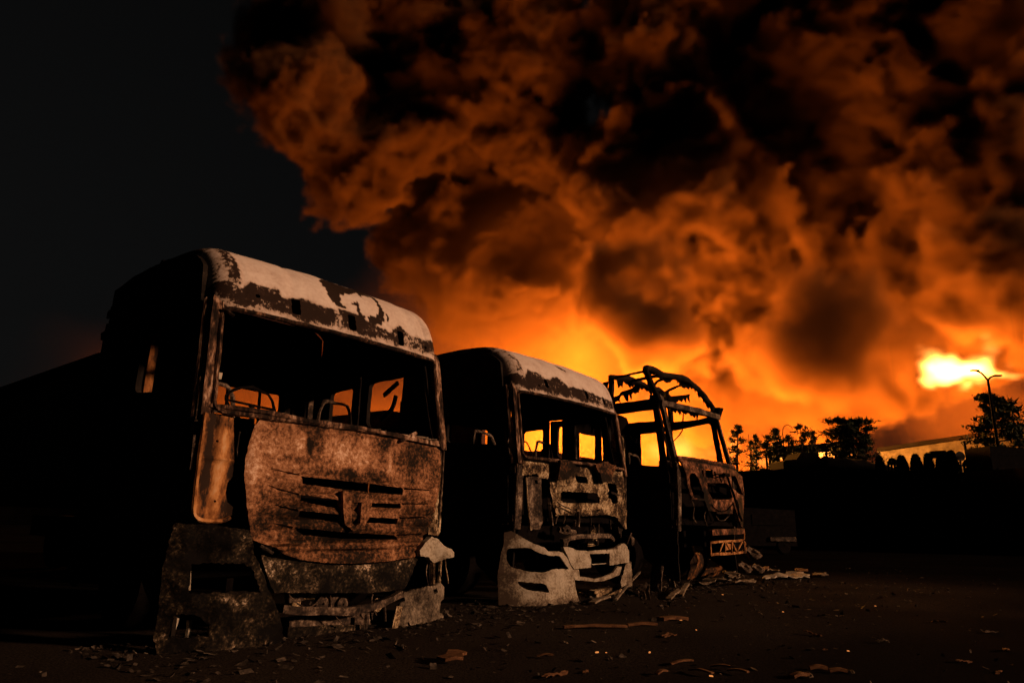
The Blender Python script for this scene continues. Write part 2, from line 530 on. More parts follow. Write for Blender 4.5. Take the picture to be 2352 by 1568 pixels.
def smooth_path(pts, k=4):
    """Catmull-Rom through the points"""
    P = [Vector(p) for p in pts]
    out = []
    for i in range(len(P) - 1):
        p0, p1, p2, p3 = P[max(0, i - 1)], P[i], P[i + 1], P[min(len(P) - 1, i + 2)]
        for j in range(k):
            t = j / k
            out.append(.5 * ((2 * p1) + (p2 - p0) * t + (2 * p0 - 5 * p1 + 4 * p2 - p3) * t * t + (3 * p1 - p0 - 3 * p2 + p3) * t ** 3))
    out.append(P[-1])
    return out


def rough(V, amp, s=4.0, o=0.0):
    return [Vector(v) + Vector((fbm((v[0] + o, v[1], v[2]), s), fbm((v[0] + 31 + o, v[1], v[2]), s), fbm((v[0], v[1] + 57 + o, v[2]), s))) * amp for v in map(Vector, V)]


def box_geo(c, s, rz=0.0, bev=0.12):
    """box with chamfered edges"""
    bm = bmesh.new()
    bmesh.ops.create_cube(bm, size=1)
    bmesh.ops.scale(bm, vec=s, verts=bm.verts)
    bmesh.ops.bevel(bm, geom=bm.edges[:], offset=min(s) * bev, segments=1, affect='EDGES')
    if rz: bmesh.ops.rotate(bm, cent=(0, 0, 0), matrix=Matrix.Rotation(rz, 3, 'Z'), verts=bm.verts)
    bmesh.ops.translate(bm, vec=c, verts=bm.verts)
    bm.verts.index_update()
    V = [v.co.copy() for v in bm.verts]; F = [tuple(v.index for v in f.verts) for f in bm.faces]
    bm.free()
    return V, F


def lathe_geo(prof, n=24, axis='Z', c=(0, 0, 0)):
    V, F = [], []
    for r, z in prof:
        for j in range(n):
            a = 2 * math.pi * j / n
            p = (r * math.cos(a), r * math.sin(a), z)
            if axis == 'X': p = (p[2], p[0], p[1])
            if axis == 'Y': p = (p[0], p[2], p[1])
            V.append(Vector(p) + Vector(c))
    for i in range(len(prof) - 1):
        for j in range(n):
            F.append((i * n + j, i * n + (j + 1) % n, (i + 1) * n + (j + 1) % n, (i + 1) * n + j))
    return V, F


# shorthand for the photo crops the shapes were measured in: crop pixel -> photo point (2352 wide)
def crop(x0, y0, sx, sy):
    return lambda x, y: ((x0 + x * sx) / 1.7415, (y0 + y * sy) / 1.7415)


CA = crop(300, 900, 1600 / 2352, 1066 / 1567)
CB = crop(600, 1650, 1300 / 2038, 1000 / 1568)
CC = crop(1700, 1350, 1350 / 1924, 1100 / 1568)
CE = crop(2000, 1780, 560 / 2091, 420 / 1568)
CF = crop(2020, 2100, 600 / 2352, 400 / 1568)
CG = crop(2350, 1440, 650 / 2216, 460 / 1568)
CH = crop(2450, 1800, 600 / 1711, 550 / 1568)


class Frame:
    """local axes of a truck: x across its front, y back along it, z up"""
    def __init__(s, x, y, az):
        s.rz = R(90 - az)
        s.o = Vector((x, y, 0)); s.Mx = Matrix.Rotation(s.rz, 3, 'Z'); s.Mi = s.Mx.transposed()

    def hit(s, p, axis, val):
        d = s.Mi @ ray(*p); c = s.Mi @ (Vector((0, 0, CAM_H)) - s.o)
        t = (val - c[axis]) / d[axis]
        return c + d * t

    def on(s, p, yf, dy=0.0):
        y = 0.0
        for _ in range(12):
            q = s.hit(p, 1, y); y = yf(q.x, q.z) + dy
        return (q.x, q.z)

    def poly(s, C, pts, yf, dy=0.0):
        return [s.on(C(*p), yf, dy) for p in pts]
# ------------------------------------------------------------------ ground
def asphalt():
    m, nt, bs = new_mat('burnt_asphalt')
    N, L = nt.nodes, nt.links
    tc = N.new('ShaderNodeTexCoord')
    n1 = N.new('ShaderNodeTexNoise'); n1.inputs['Scale'].default_value = .5; n1.inputs['Detail'].default_value = 6
    n2 = N.new('ShaderNodeTexNoise'); n2.inputs['Scale'].default_value = 60; n2.inputs['Detail'].default_value = 5; n2.inputs['Roughness'].default_value = .8
    for n in (n1, n2): L.new(tc.outputs['Object'], n.inputs['Vector'])
    mx = N.new('ShaderNodeMath'); mx.operation = 'MULTIPLY_ADD'; mx.inputs[1].default_value = .55; L.new(n1.outputs['Fac'], mx.inputs[0])
    m2 = N.new('ShaderNodeMath'); m2.operation = 'MULTIPLY'; m2.inputs[1].default_value = .5; L.new(n2.outputs['Fac'], m2.inputs[0]); L.new(m2.outputs[0], mx.inputs[2])
    rp = N.new('ShaderNodeValToRGB')
    e = rp.color_ramp.elements
    e[0].position = .42; e[0].color = (.0025, .0022, .0020, 1)
    e[1].position = .80; e[1].color = (.0075, .0062, .005, 1)
    L.new(mx.outputs[0], rp.inputs[0])
    aa = N.new('ShaderNodeAttribute'); aa.attribute_name = 'ash'
    r2 = N.new('ShaderNodeValToRGB'); e2 = r2.color_ramp.elements
    e2[0].position = .40; e2[0].color = (.006, .005, .004, 1); e2[1].position = .66; e2[1].color = (.046, .036, .027, 1)
    L.new(n2.outputs['Fac'], r2.inputs[0])
    mxc = N.new('ShaderNodeMix'); mxc.data_type = 'RGBA'
    L.new(aa.outputs['Fac'], mxc.inputs['Factor']); L.new(rp.outputs[0], mxc.inputs['A']); L.new(r2.outputs[0], mxc.inputs['B'])
    L.new(mxc.outputs['Result'], bs.inputs['Base Color'])
    bs.inputs['Roughness'].default_value = .9; bs.inputs['Specular IOR Level'].default_value = 0.0
    bp = N.new('ShaderNodeBump'); bp.inputs['Strength'].default_value = .6; bp.inputs['Distance'].default_value = .012
    L.new(n2.outputs['Fac'], bp.inputs['Height']); L.new(bp.outputs[0], bs.inputs['Normal'])
    return m


gv, gf = [], []
xs = sorted(set([-1200, -400, -150, -60, -25] + [(-12 + i * .75) for i in range(41)] + [25, 40, 70, 150, 400, 1200]))
ys = sorted(set([-300, -60, -20, -6] + [(-2 + i * .75) for i in range(35)] + [30, 40, 60, 100, 200, 500, 1500]))
for y in ys:
    for x in xs:
        gv.append((x, y, .02 * fbm((x, y, 0), .5) if abs(x) < 20 and 0 < y < 24 else 0))
nx_ = len(xs)
for j in range(len(ys) - 1):
    for i in range(nx_ - 1):
        a = j * nx_ + i
        gf.append((a, a + 1, a + nx_ + 1, a + nx_))
ground = finish('ground', gv, gf, asphalt())
aa = ground.data.attributes.new('ash', 'FLOAT', 'POINT')
A0, A1 = Vector((-2.0, 4.8, 0)), Vector((5.6, 12.0, 0))     # line of ash along the lorry fronts


def ash(v):
    t = max(0.0, min(1.0, (v - A0).dot(A1 - A0) / (A1 - A0).length_squared))
    q = (v - A0.lerp(A1, t)).length
    return max(0.0, min(1.0, 1.25 * math.exp(-(q / 2.9) ** 2) * (.8 + .5 * fbm(v, .8))))


aa.data.foreach_set('value', [ash(Vector((v.co.x, v.co.y, 0))) for v in ground.data.vertices])
tag(ground, 'dark soot-covered asphalt yard', None, kind='structure')
# ------------------------------------------------------------------ burnt lorries
W = 2.5


def yfront(u, z):
    """plan bulge and windscreen lean of a cab front"""
    s = (u / W - .5) * 2
    s = max(-1.2, min(1.2, s))
    y = -.10 * (1 - s * s)
    e = min(u, W - u)
    r = .16
    if e < r: y += (r - math.sqrt(max(0.0, r * r - (r - max(e, -.0)) ** 2))) * .8
    y += max(0.0, z - 1.70) * .16
    return y


def on_front(dy=0.0):
    return lambda u, z: (u, yfront(u, z) + dy, z)


def yflat(u, z):
    s = max(-1.2, min(1.2, (u / W - .5) * 2))
    return -.08 * (1 - s * s)


PROFILE = [(.125, 2.55), (.135, 2.62), (.155, 2.73), (.19, 2.84), (.25, 2.96), (.34, 3.06), (.47, 3.145), (.65, 3.205), (.9, 3.245), (1.3, 3.265), (1.8, 3.25), (2.25, 3.20)]


def roof_surface(zs=1.0):
    P = smooth_path([(0, y, z) for y, z in PROFILE], 6)
    P = [(p.y, p.z) for p in P]
    out, l = [], 0.0
    for i, (y, z) in enumerate(P):
        a, b = P[max(0, i - 1)], P[min(len(P) - 1, i + 1)]
        t = Vector((b[0] - a[0], b[1] - a[1])).normalized()
        if i: l += math.hypot(y - P[i - 1][0], z - P[i - 1][1])
        out.append((y, z, -t.y, t.x, l))
    return out


RS = roof_surface()


def make_roof(name, parent, burn_shade, slots, nicks, mat, wob=.006, sd=0):
    """roof shell: header, forehead curve and top in one pressing, with lamp recesses cut through it"""
    L = RS[-1][4]

    def fmap(u, l):
        l = max(0.0, min(L, l))
        lo = 0
        hi = len(RS) - 1
        while hi - lo > 1:
            m = (lo + hi) // 2
            if RS[m][4] <= l: lo = m
            else: hi = m
        t = (l - RS[lo][4]) / (RS[hi][4] - RS[lo][4])
        y, z, ny, nz = [RS[lo][k] * (1 - t) + RS[hi][k] * t for k in range(4)]
        s = (u / W - .5) * 2
        front = max(0.0, 1 - l / .75)
        y += -.10 * (1 - s * s) * front
        z += .035 * (1 - s * s) * (1 - front)
        e = max(0.0, min(u, W - u)); r = .17
        if e < r:
            d = r - math.sqrt(max(0, r * r - (r - e) ** 2))
            y -= ny * d; z -= nz * d
        return (u, y, z)

    def disp(u, l):
        d = wob * fbm((u * 1.0, l * .5, sd), 2.2)
        # pressed creases running up the forehead and the seam by the corner
        for c, w_, k in ((.62, .05, -.007), (.92, .10, .008), (1.45, .12, .008), (2.0, .06, -.006)):
            d += k * math.exp(-((u - c - .18 * l) / w_) ** 2) * min(1, l * 3)
        for c in (.235, W - .235): d -= .010 * math.exp(-((u - c) / .012) ** 2)
        d -= .012 * math.exp(-((l - .055) / .012) ** 2)
        return d
    # fine in front, coarse behind: two sheets would seam, so one sheet with medium step
    return sheet(name, [(0, 0), (W, 0), (W, L), (0, L)], slots + nicks, fmap, mat, parent, .02, .024, 0, .006, 0, 3, disp, burn_shade, sd, 38, M['black'])


def slot(u, l, w=.085, h=.15):
    return round_poly([(u - w / 2, l), (u + w / 2, l), (u + w / 2, l + h), (u - w / 2, l + h)], .02, 2)


def hexa(u, l, r):
    return [(u + r * math.cos(a), l + r * .8 * math.sin(a)) for a in [k * math.pi / 4 for k in range(8)]]


def strip_frame(name, parent, fr, corners, yf, r, w, h, mat, dy=0.0):
    """rubber-less windscreen surround: a rolled flange round the opening"""
    pl = round_poly(corners, r, 6)
    pl = subdivide_loop(pl, .06)
    pts = [(u, yf(u, z) + dy, z) for u, z in pl]
    V, F = sweep_geo(pts, w, h, n=6, closed=True, up=(0, -1, 0))
    return finish(name, rough(V, .006, 9), F, mat, parent)


def cab_body(T, fr, spec):
    """everything of a cab that is alike: pillars, doors, sides, back wall, floor, seats, axle"""
    sk, so, bk = M['soot'], M['soot_light'], M['black']
    dz = spec.get('dz', 0.0)
    zt = 2.50 + dz
    for sx, x in ((0, 0.0), (1, W)):
        inw = 1 if sx == 0 else -1
        side = lambda a, b, x=x, inw=inw: (x - inw * .015 * math.sin((b - .8) * 1.6), a, b)
        door = sheet('door', [(.17, .90), (1.36, .90), (1.40, 1.5), (1.40, 2.55 + dz), (.36, 2.55 + dz), (.22, 1.86), (.17, 1.70)],
                     [round_poly([(.32, 1.86), (1.26, 1.95), (1.26, 2.46 + dz), (.44, 2.46 + dz)], .07)], side, sk, T, .05, .09, .004, .004, .012, 2.0, sd=3 + sx)
        for hz in (1.56, .99):
            V, F = merge(box_geo((x - inw * .02, .13, hz), (.05, .08, .085)), sweep_geo([(x - inw * .035, .10, hz - .05), (x - inw * .035, .10, hz + .05)], .018))
            finish('hinge', rough(V, .008, 12), F, so, door)
        sheet('rear_side_panel', [(1.45, .95), (2.25, 1.05), (2.25, 2.60 + dz), (1.45, 2.60 + dz)],
              [round_poly([(1.56, 2.0), (1.98, 2.02), (1.98, 2.42 + dz), (1.56, 2.44 + dz)], .06)], side, sk, T, .05, .1, .006, .004, .014, 2, sd=6 + sx)
        if not spec.get('open_roof'):
            rim = []
            for (y, z, ny, nz, l) in RS[6::5]:
                rim.append((y - ny * .10, z - nz * .10))
            rim = [(.30, 2.55)] + [q for q in rim if q[1] > 2.56 and q[0] > .31] + [(2.25, 2.58)]
            sheet('roof_side', list(reversed(rim)), [], side, sk, T, .04, .09, .004, 0, .012, 2, sd=9 + sx)
        # A pillar: pressed channel from the sill to the header
        y0, y1 = spec.get('pil', (.03, .16))
        pts = [(x - inw * .005, y0 + .02, 1.62 + dz * .5), (x + inw * .0, y0 + .04, 1.75 + dz * .5), (x + inw * .015, (y0 + y1) / 2 + .03, 2.15 + dz * .7), (x + inw * .03, y1 + .02, 2.54 + dz), (x + inw * .045, y1 + .06, 2.62 + dz)]
        V, F = merge(sweep_geo(smooth_path(pts, 4), .085, .06, rect=True, up=(0, -1, 0)),
                     sweep_geo(smooth_path([(p[0] - inw * .06, p[1] + .05, p[2]) for p in pts], 4), .02, n=6),
                     sweep_geo(smooth_path([(p[0] + inw * .045, p[1] - .032, p[2]) for p in pts], 4), .011, n=6))
        finish('pillar', rough(V, .005, 8), F, spec['pil_mat'], T)
        # lower door pillar
        V, F = merge(sweep_geo([(x + inw * .05, .13, .85), (x + inw * .05, .10, 1.3), (x + inw * .05, .09, 1.68 + dz * .5)], .10, .08, rect=True, up=(0, -1, 0)),
                     sweep_geo([(x - inw * .03, .08, .86), (x - inw * .03, .06, 1.3), (x - inw * .03, .05, 1.70 + dz * .5)], .013, n=6))
        finish('door_pillar', rough(V, .006, 8), F, so, T)
    # back wall with its opening
    back = lambda u, z: (u, 2.24, z)
    sheet('back_wall', [(.02, .95), (W - .02, .95), (W - .02, 2.60 + dz), (W - .06, 3.12) if not spec.get('open_roof') else (W - .1, 2.7 + dz), (W - .2, 3.21) if not spec.get('open_roof') else (W - .3, 2.72 + dz), (.2, 3.21) if not spec.get('open_roof') else (.3, 2.72 + dz), (.06, 3.12) if not spec.get('open_roof') else (.1, 2.7 + dz), (.02, 2.60 + dz)],
          [round_poly(q, .04) for q in spec['back_holes']], back, bk, T, .05, .12, 0, .004, .02, 2, sd=14)
    for (a, b) in spec['back_bars']:
        V, F = sweep_geo([a, b], .02, n=6)
        finish('window_bar', V, F, bk, T)
    # wall ribs, once insulated
    for k, u in enumerate(spec['ribs']):
        V, F = sweep_geo([(u, 2.17, 1.3), (u + .01, 2.17, 1.9), (u, 2.16, 2.45)], .07, .03, rect=True, up=(0, -1, 0))
        finish('wall_rib', rough(V, .01, 6), F, so, T)
    # floor, engine tunnel, dashboard beam
    V, F = merge(box_geo((W / 2, 1.15, .98), (W - .12, 2.1, .08)), box_geo((W / 2, 1.3, 1.15), (.9, 1.7, .3)))
    finish('floor', rough(V, .01, 3), F, bk, T)
    V, F = merge(sweep_geo([(.1, .28, 1.58), (.7, .24, 1.60), (1.6, .24, 1.58), (2.4, .28, 1.58)], .22, .12, rect=True, up=(0, 0, 1)))
    finish('dashboard_beam', rough(V, .03, 4), F, bk, T)
    for u in spec['seats']:
        fr_ = smooth_path([(u - .22, 1.05, 1.25), (u - .22, 1.12, 1.7), (u - .19, 1.16, 2.08), (u, 1.17, 2.13), (u + .19, 1.16, 2.08), (u + .22, 1.12, 1.7), (u + .22, 1.05, 1.25)], 4)
        SV, SF = merge(sweep_geo(fr_, .02, n=6), sweep_geo([(u - .22, 1.10, 1.55), (u + .22, 1.10, 1.55)], .014, n=6), sweep_geo([(u - .21, 1.13, 1.85), (u + .21, 1.13, 1.85)], .012, n=6))
        finish('seat_frame', rough(SV, .04, 3), SF, so, T)
        V, F = box_geo((u, .82, 1.25), (.46, .48, .10))
        finish('seat_base', rough(V, .015, 5), F, bk, T)
    # steering wheel
    c = Vector((.62, .52, 1.86)); pts = []
    for k in range(20):
        a = 2 * math.pi * k / 20
        pts.append(c + Vector((.22 * math.cos(a), .10 * math.sin(a), .19 * math.sin(a))))
    SV, SF = merge(sweep_geo(pts, .012, n=6, closed=True), sweep_geo([c, c + Vector((0, -.14, -.32))], .022, n=6), sweep_geo([c - Vector((.21, 0, 0)), c + Vector((.21, 0, 0))], .010, n=5))
    finish('steering_wheel', rough(SV, .05, 3), SF, bk, T)
    # chassis and front axle on bare rims
    V, F = merge(sweep_geo([(.82, .35, .72), (.82, 6.2, .78)], .09, .26, rect=True), sweep_geo([(1.68, .35, .72), (1.68, 6.2, .78)], .09, .26, rect=True),
                 sweep_geo([(.82, 2.6, .75), (1.68, 2.6, .75)], .1, .16, rect=True), sweep_geo([(.82, 4.4, .75), (1.68, 4.4, .75)], .1, .16, rect=True), sweep_geo([(.25, 1.30, .44), (2.25, 1.30, .44)], .07, n=8))
    finish('chassis', V, F, bk, T)
    for x in (.20, 2.30):
        w_ = finish('wheel', *lathe_geo([(.02, -.10), (.16, -.10), (.20, -.04), (.26, -.04), (.28, -.12), (.30, -.13), (.30, .13), (.27, .12), (.26, -.02), (.1, .0), (.02, .0)], 20, 'X', (x, 1.30, .42)), bk, T)
        finish('burnt_tyre', *lathe_geo([(.31, -.13), (.42, -.13), (.44, -.06), (.44, .06), (.42, .13), (.31, .13)], 20, 'X', (x, 1.30, .44)), bk, w_)
    # wheel arch skirts
    for x, inw in ((.0, 1), (W, -1)):
        arch = [(.80 + .56 * math.cos(a), .42 + .50 * math.sin(a)) for a in [math.pi * k / 10 for k in range(11)]]
        outl = [(.10, .10), (.22, .10)] + [(1.30 + .60 * math.cos(math.pi - a), .40 + .52 * math.sin(a)) for a in [math.pi * (.02 + .96 * k / 10) for k in range(11)]] + [(2.05, .30), (2.25, .35), (2.25, 1.0), (.10, .88)]
        sheet('wheel_arch', outl, [], lambda a, b, x=x, inw=inw: (x + inw * .02, a, b), sk, T, .03, .1, .01, 0, .015, 2, sd=20)


def fl(fr, C, pts, yf=yflat, dy=0.0):
    return fr.poly(C, pts, yf, dy)


def relief(rows, depth=.035, u0=.5, u1=2.42):
    """overlapping rounded slats: each row line is a groove, the metal swells between two grooves"""
    def d(u, z):
        m = max(0.0, min(1.0, (u - u0) / .10)) * max(0.0, min(1.0, (u1 - u) / .10))
        zz = [za + (zb - za) * (u - .4) / 2.0 for za, zb in rows]
        if z > zz[0]: return -depth * .5 * m * math.exp(-((z - zz[0]) / .02) ** 2)
        if z < zz[-1]: return -depth * .5 * m * math.exp(-((z - zz[-1]) / .02) ** 2)
        for hi, lo in zip(zz, zz[1:]):
            if lo <= z <= hi:
                t = (z - lo) / max(1e-6, hi - lo)
                return m * depth * (math.sin(math.pi * t) ** .6 * (.55 + .45 * t) - .5)
        return 0.0
    return d


def spot(blobs):
    """char marks and painted shade: ellipses (u, v, ru, rv, strength)"""
    def f(u, v):
        s = 0.0
        for (a, b, ra, rb, k) in blobs:
            q = ((u - a) / ra) ** 2 + ((v - b) / rb) ** 2
            s = max(s, k * math.exp(-q)) if k > 0 else s
        for (a, b, ra, rb, k) in blobs:
            if k < 0: s += k * math.exp(-(((u - a) / ra) ** 2 + ((v - b) / rb) ** 2))
        return s
    return f


def tube_on(fr, C, pts, r, dy=0.0, yf=yflat, n=6, k=3):
    P = [(q[0], yf(*q) + dy, q[1]) for q in fr.poly(C, pts, yf, dy)]
    return sweep_geo(smooth_path(P, k), r, n=n)


def bar_on(fr, C, pts, w, h, dy=0.0, yf=yflat, k=3):
    P = [(q[0], yf(*q) + dy, q[1]) for q in fr.poly(C, pts, yf, dy)]
    return sweep_geo(smooth_path(P, k), w, h, rect=True, up=(0, -1, 0))


def roof_burn(seed, line, patches=(), strip=.42):
    lu, ll = [q[0] for q in line], [q[1] for q in line]

    def f(u, l):
        h = float(np.interp(u, lu, ll)) + .020 * fbm((u, l, seed), 9)
        b = min(1.0, max(0.0, (h - l) / .02 + .5)) * (.50 + .12 * fbm((u, l, seed + 5), 4))
        # pale band low down where the paint flaked to ash
        b -= .24 * math.exp(-((l - .03) / .035) ** 2)
        q = np.array([(u + .010 * fbm((u, l, 3), 22), l + .010 * fbm((u, l, 9), 22))])
        for pl in patches:
            if in_poly(q, pl)[0]: b = max(b, .66)
        if .10 < u < .20: b = max(b, strip + .10 * fbm((u * 2, l, seed + 4), 8))
        elif u <= .10: b = max(b, .22 + (.3 if l < .24 else 0) + .1 * fbm((u * 2, l, seed + 4), 8))
        elif u < .235 or u > W - .235: b = max(b, .14)
        if l > .80: b = max(b, .5)
        return b
    return f


# ================================================================== lorry 1
F1 = Frame(-2.27, 5.11, 40)
T1 = empty('burnt_lorry', F1.o, F1.rz, 'nearest burnt-out lorry cab, with rusty slatted front cover and pale scorched roof', 'lorry', 'burnt lorries in a row')
PATCH1 = [[(1.0, .53), (1.16, .71), (1.23, .73), (1.31, .72), (1.30, .67), (1.39, .72), (1.56, .72), (1.70, .72), (1.78, .67), (1.74, .53), (1.73, .45), (1.75, .38), (1.71, .34), (1.71, .29), (1.65, .21), (1.52, .20), (1.47, .22), (1.52, .28),
           (1.59, .26), (1.62, .31), (1.69, .41), (1.69, .48), (1.71, .60), (1.60, .60), (1.48, .50), (1.50, .59), (1.38, .51), (1.31, .49), (1.26, .45), (1.21, .42), (1.19, .36), (1.20, .31), (1.24, .29), (1.14, .27), (1.07, .32), (1.04, .42), (1.06, .47), (1.03, .48), (1.06, .52)],
          [(1.34, .42), (1.35, .37), (1.38, .39), (1.41, .44), (1.43, .37), (1.41, .36), (1.41, .30), (1.43, .25), (1.48, .22), (1.40, .24), (1.36, .26), (1.37, .36), (1.33, .33), (1.31, .36)], [(1.77, .40), (1.79, .32), (1.77, .28), (1.74, .29)]]
LINE1 = [(0, .2), (.2, .2), (.27, .28), (.36, .27), (.46, .27), (.54, .29), (.56, .21), (.64, .22), (.77, .25), (.88, .24), (1.02, .23), (1.22, .26), (1.34, .25), (1.41, .22), (1.52, .20), (1.65, .18), (1.74, .15), (1.85, .24), (1.92, .27), (1.98, .23), (2.06, .21), (2.19, .20), (2.5, .25)]
make_roof('roof', T1, roof_burn(2.0, LINE1, PATCH1), [slot(.69, .075), slot(1.28, .07), slot(1.90, .06)], [hexa(.34, .16, .022), hexa(2.26, .12, .02)], M['roof_ash'], sd=1)
cab_body(T1, F1, dict(pil_mat=M['pillar'], back_holes=[[(1.12, 1.9), (1.94, 1.9), (1.94, 2.34), (1.12, 2.34)]], back_bars=[((1.27, 2.2, 1.85), (1.25, 2.2, 2.4)), ((1.66, 2.2, 1.85), (1.64, 2.2, 2.4))],
                      ribs=(1.99, 2.09, 2.2, 2.3, .3, .6, .9), seats=(.55, 1.95)))
strip_frame('windscreen_frame', T1, F1, [(.045, 1.69), (W - .045, 1.69), (W - .07, 2.55), (.07, 2.55)], lambda u, z: yfront(u, z), .09, .020, .018, M['pillar'], -.005)
hood_out = fl(F1, CB, [(700, 30), (860, 50), (960, 62), (1100, 82), (1250, 102), (1400, 130), (1600, 165), (1780, 205), (1820, 235), (1828, 330), (1818, 450), (1790, 600), (1750, 720), (1700, 800), (1680, 880), (1660, 905), (1500, 930), (1300, 945), (1100, 940), (950, 922), (850, 890), (790, 845), (650, 800), (630, 760), (612, 600), (600, 400), (605, 300), (630, 180), (660, 80)])
hood_holes = [fl(F1, CB, q) for q in (
    [(945, 398), (1100, 412), (1380, 445), (1580, 470), (1580, 515), (1380, 500), (1200, 480), (945, 446)],
    [(935, 512), (1190, 548), (1195, 602), (1000, 568), (935, 550)], [(1375, 565), (1568, 570), (1568, 600), (1372, 592)],
    [(930, 612), (1195, 640), (1200, 690), (930, 650)], [(1368, 655), (1550, 662), (1550, 700), (1362, 688)],
    [(900, 718), (1230, 750), (1545, 768), (1545, 795), (1200, 790), (960, 766)],
    [(722, 342), (940, 384), (942, 394), (850, 374)], [(735, 452), (928, 506), (926, 518), (820, 488)], [(742, 566), (922, 606), (922, 618), (830, 598)], [(752, 686), (892, 716), (890, 728), (820, 712)],
    [(1588, 470), (1752, 482), (1750, 489), (1588, 482)], [(1576, 566), (1748, 568), (1746, 575), (1576, 576)], [(1558, 655), (1722, 652), (1720, 659), (1558, 665)], [(1552, 764), (1702, 754), (1700, 761), (1552, 774)])]
rows1 = [(1.27, 1.22), (1.14, 1.08), (1.03, .96), (.92, .86), (.82, .77), (.735, .70), (.705, .675), (.68, .65)]
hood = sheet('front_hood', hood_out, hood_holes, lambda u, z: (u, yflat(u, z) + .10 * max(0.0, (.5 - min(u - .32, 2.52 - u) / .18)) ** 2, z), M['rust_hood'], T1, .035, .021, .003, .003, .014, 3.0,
             relief(rows1, .055), spot([(2.0, 1.47, .28, .13, .38), (2.35, 1.42, .15, .2, .22), (1.72, 1.60, .10, .05, .30), (.85, 1.50, .03, .08, .5), (1.5, .92, 1.1, .26, .17), (2.2, .85, .5, .3, .26), (1.3, .76, .8, .04, .2), (.75, 1.38, .25, .03, .25), (1.3, 1.30, .5, .04, .25), (.78, 1.52, .05, .12, -.30), (1.72, 1.44, .05, .12, -.32), (1.3, 1.48, .25, .1, -.10), (.40, 1.3, .05, .4, -.18), (1.5, .70, .8, .035, -.16)]), sd=2)  # char marks; the broad low ellipses are painted light falloff
em = fl(F1, CB, [(1200, 490), (1390, 515), (1380, 580), (1340, 710), (1270, 742), (1215, 700), (1203, 600)], dy=-.03)
eh = fl(F1, CB, [(1262, 560), (1318, 562), (1312, 690), (1280, 712), (1255, 690)], dy=-.03)
sheet('emblem_mount', em, [eh], lambda u, z: (u, yflat(u, z) - .05, z), M['rust_hood'], hood, .09, .03, .002, 0, .006, 6, sd=5)
V, F = tube_on(F1, CB, [(1370, 440), (1366, 505)], .008, -.01)
finish('grille_strut', V, F, M['rust_orange'], hood)
# corner trims beside the hood
ytrim = lambda u, z: yfront(max(u, .15), z) + .02
trimL = sheet('corner_trim', fl(F1, CB, [(346, 2), (530, 12), (532, 240), (522, 400), (492, 440), (480, 500), (490, 560), (522, 592), (516, 640), (470, 672), (300, 668), (272, 622), (300, 400), (330, 150)], ytrim),
              [fl(F1, CB, [(408 + 8 * math.cos(k * math.pi / 3), 555 + 9 * math.sin(k * math.pi / 3)) for k in range(6)], ytrim), fl(F1, CB, [(425 + 7 * math.cos(k * math.pi / 3), 178 + 9 * math.sin(k * math.pi / 3)) for k in range(6)], ytrim)],
              lambda u, z: (u, ytrim(u, z), z), M['rust_orange'], T1, .02, .022, .002, 0, .008, 7, lambda u, z: -.02 * math.exp(-((u - .22) / .04) ** 2) + .025 * math.exp(-((z - 1.33) / .012) ** 2) - .02 * math.exp(-((u - .07 - .03 * (1.7 - z)) / .02) ** 2),
              spot([(.27, 1.35, .07, .5, .45), (.04, 1.3, .035, .6, .40), (.25, 1.62, .2, .06, .35), (.13, 1.15, .04, .22, -.20), (.15, 1.5, .03, .12, -.25)]), sd=6)
V, F = tube_on(F1, CB, [(346, 0), (322, 200), (294, 420), (274, 600), (290, 655), (340, 676), (450, 676), (505, 655)], .017, -.01, ytrim)
finish('trim_edge', rough(V, .004, 20), F, M['rust_orange'], trimL)
sheet('corner_trim', fl(F1, CB, [(1800, 215), (1858, 258), (1862, 400), (1860, 520), (1848, 745), (1830, 772), (1762, 762), (1752, 722), (1795, 600), (1826, 440)], yflat, .03),
      [fl(F1, CB, [(1828, 560), (1840, 570), (1838, 640), (1824, 640)], yflat, .03), fl(F1, CB, [(1806, 670), (1822, 672), (1820, 696), (1806, 694)], yflat, .03)],
      lambda u, z: (u, yflat(u, z) + .06 + .25 * max(0, u - 2.45), z), M['firewall'], T1, .03, .03, .003, 0, .010, 8, sd=7)
# dark recess boxes behind the hood
V, F = merge(box_geo((W / 2, .30, 1.2), (2.2, .2, .9)), box_geo((.28, .22, 1.3), (.4, .08, .8)))
finish('engine_bulkhead', rough(V, .02, 3), F, M['black'], T1)
# sill with burnt remains
sill = fl(F1, CB, [(330, -30), (560, -20), (760, 12), (960, 60), (1300, 105), (1600, 165), (1800, 210)], yfront, .02)
V, F = sweep_geo([(u, yfront(u, z) + .05, z + .01) for u, z in sill], .16, .03, rect=True, up=(0, 0, 1))
finish('windscreen_sill', rough(V, .012, 7), F, M['pillar'], T1)
rg = random.Random(4)
G = []
for k in range(26):
    u = rg.choice([rg.uniform(.35, 1.0), rg.uniform(1.3, 2.35)]); z = 1.70 - .01 * u
    y = yfront(u, 1.7) + rg.uniform(.0, .10)
    a = rg.uniform(-.5, .5); l = rg.uniform(.03, .13)
    G.append(sweep_geo([(u - l * math.cos(a), y, z + rg.uniform(0, .02)), (u + l * math.cos(a), y + l * math.sin(a), z + rg.uniform(0, .05))], rg.uniform(.02, .06), rg.uniform(.008, .02), rect=True))
V, F = merge(*G)
tag(finish('burnt_remains', rough(V, .02, 9), F, M['debris_light'], T1), kind='stuff')
for q, r in (([(745, 8), (850, 28), (945, 45)], .014), ([(1570, 182), (1640, 140), (1668, 128)], .018)):
    V, F = tube_on(F1, CB, q, r, -.02, yfront)
    finish('wiper_arm', rough(V, .006, 15), F, M['pillar'], T1)
V, F = tube_on(F1, CA, [(870, 492), (905, 512), (935, 535)], .015, -.03, yfront)
finish('mirror_arm', V, F, M['pillar'], T1)
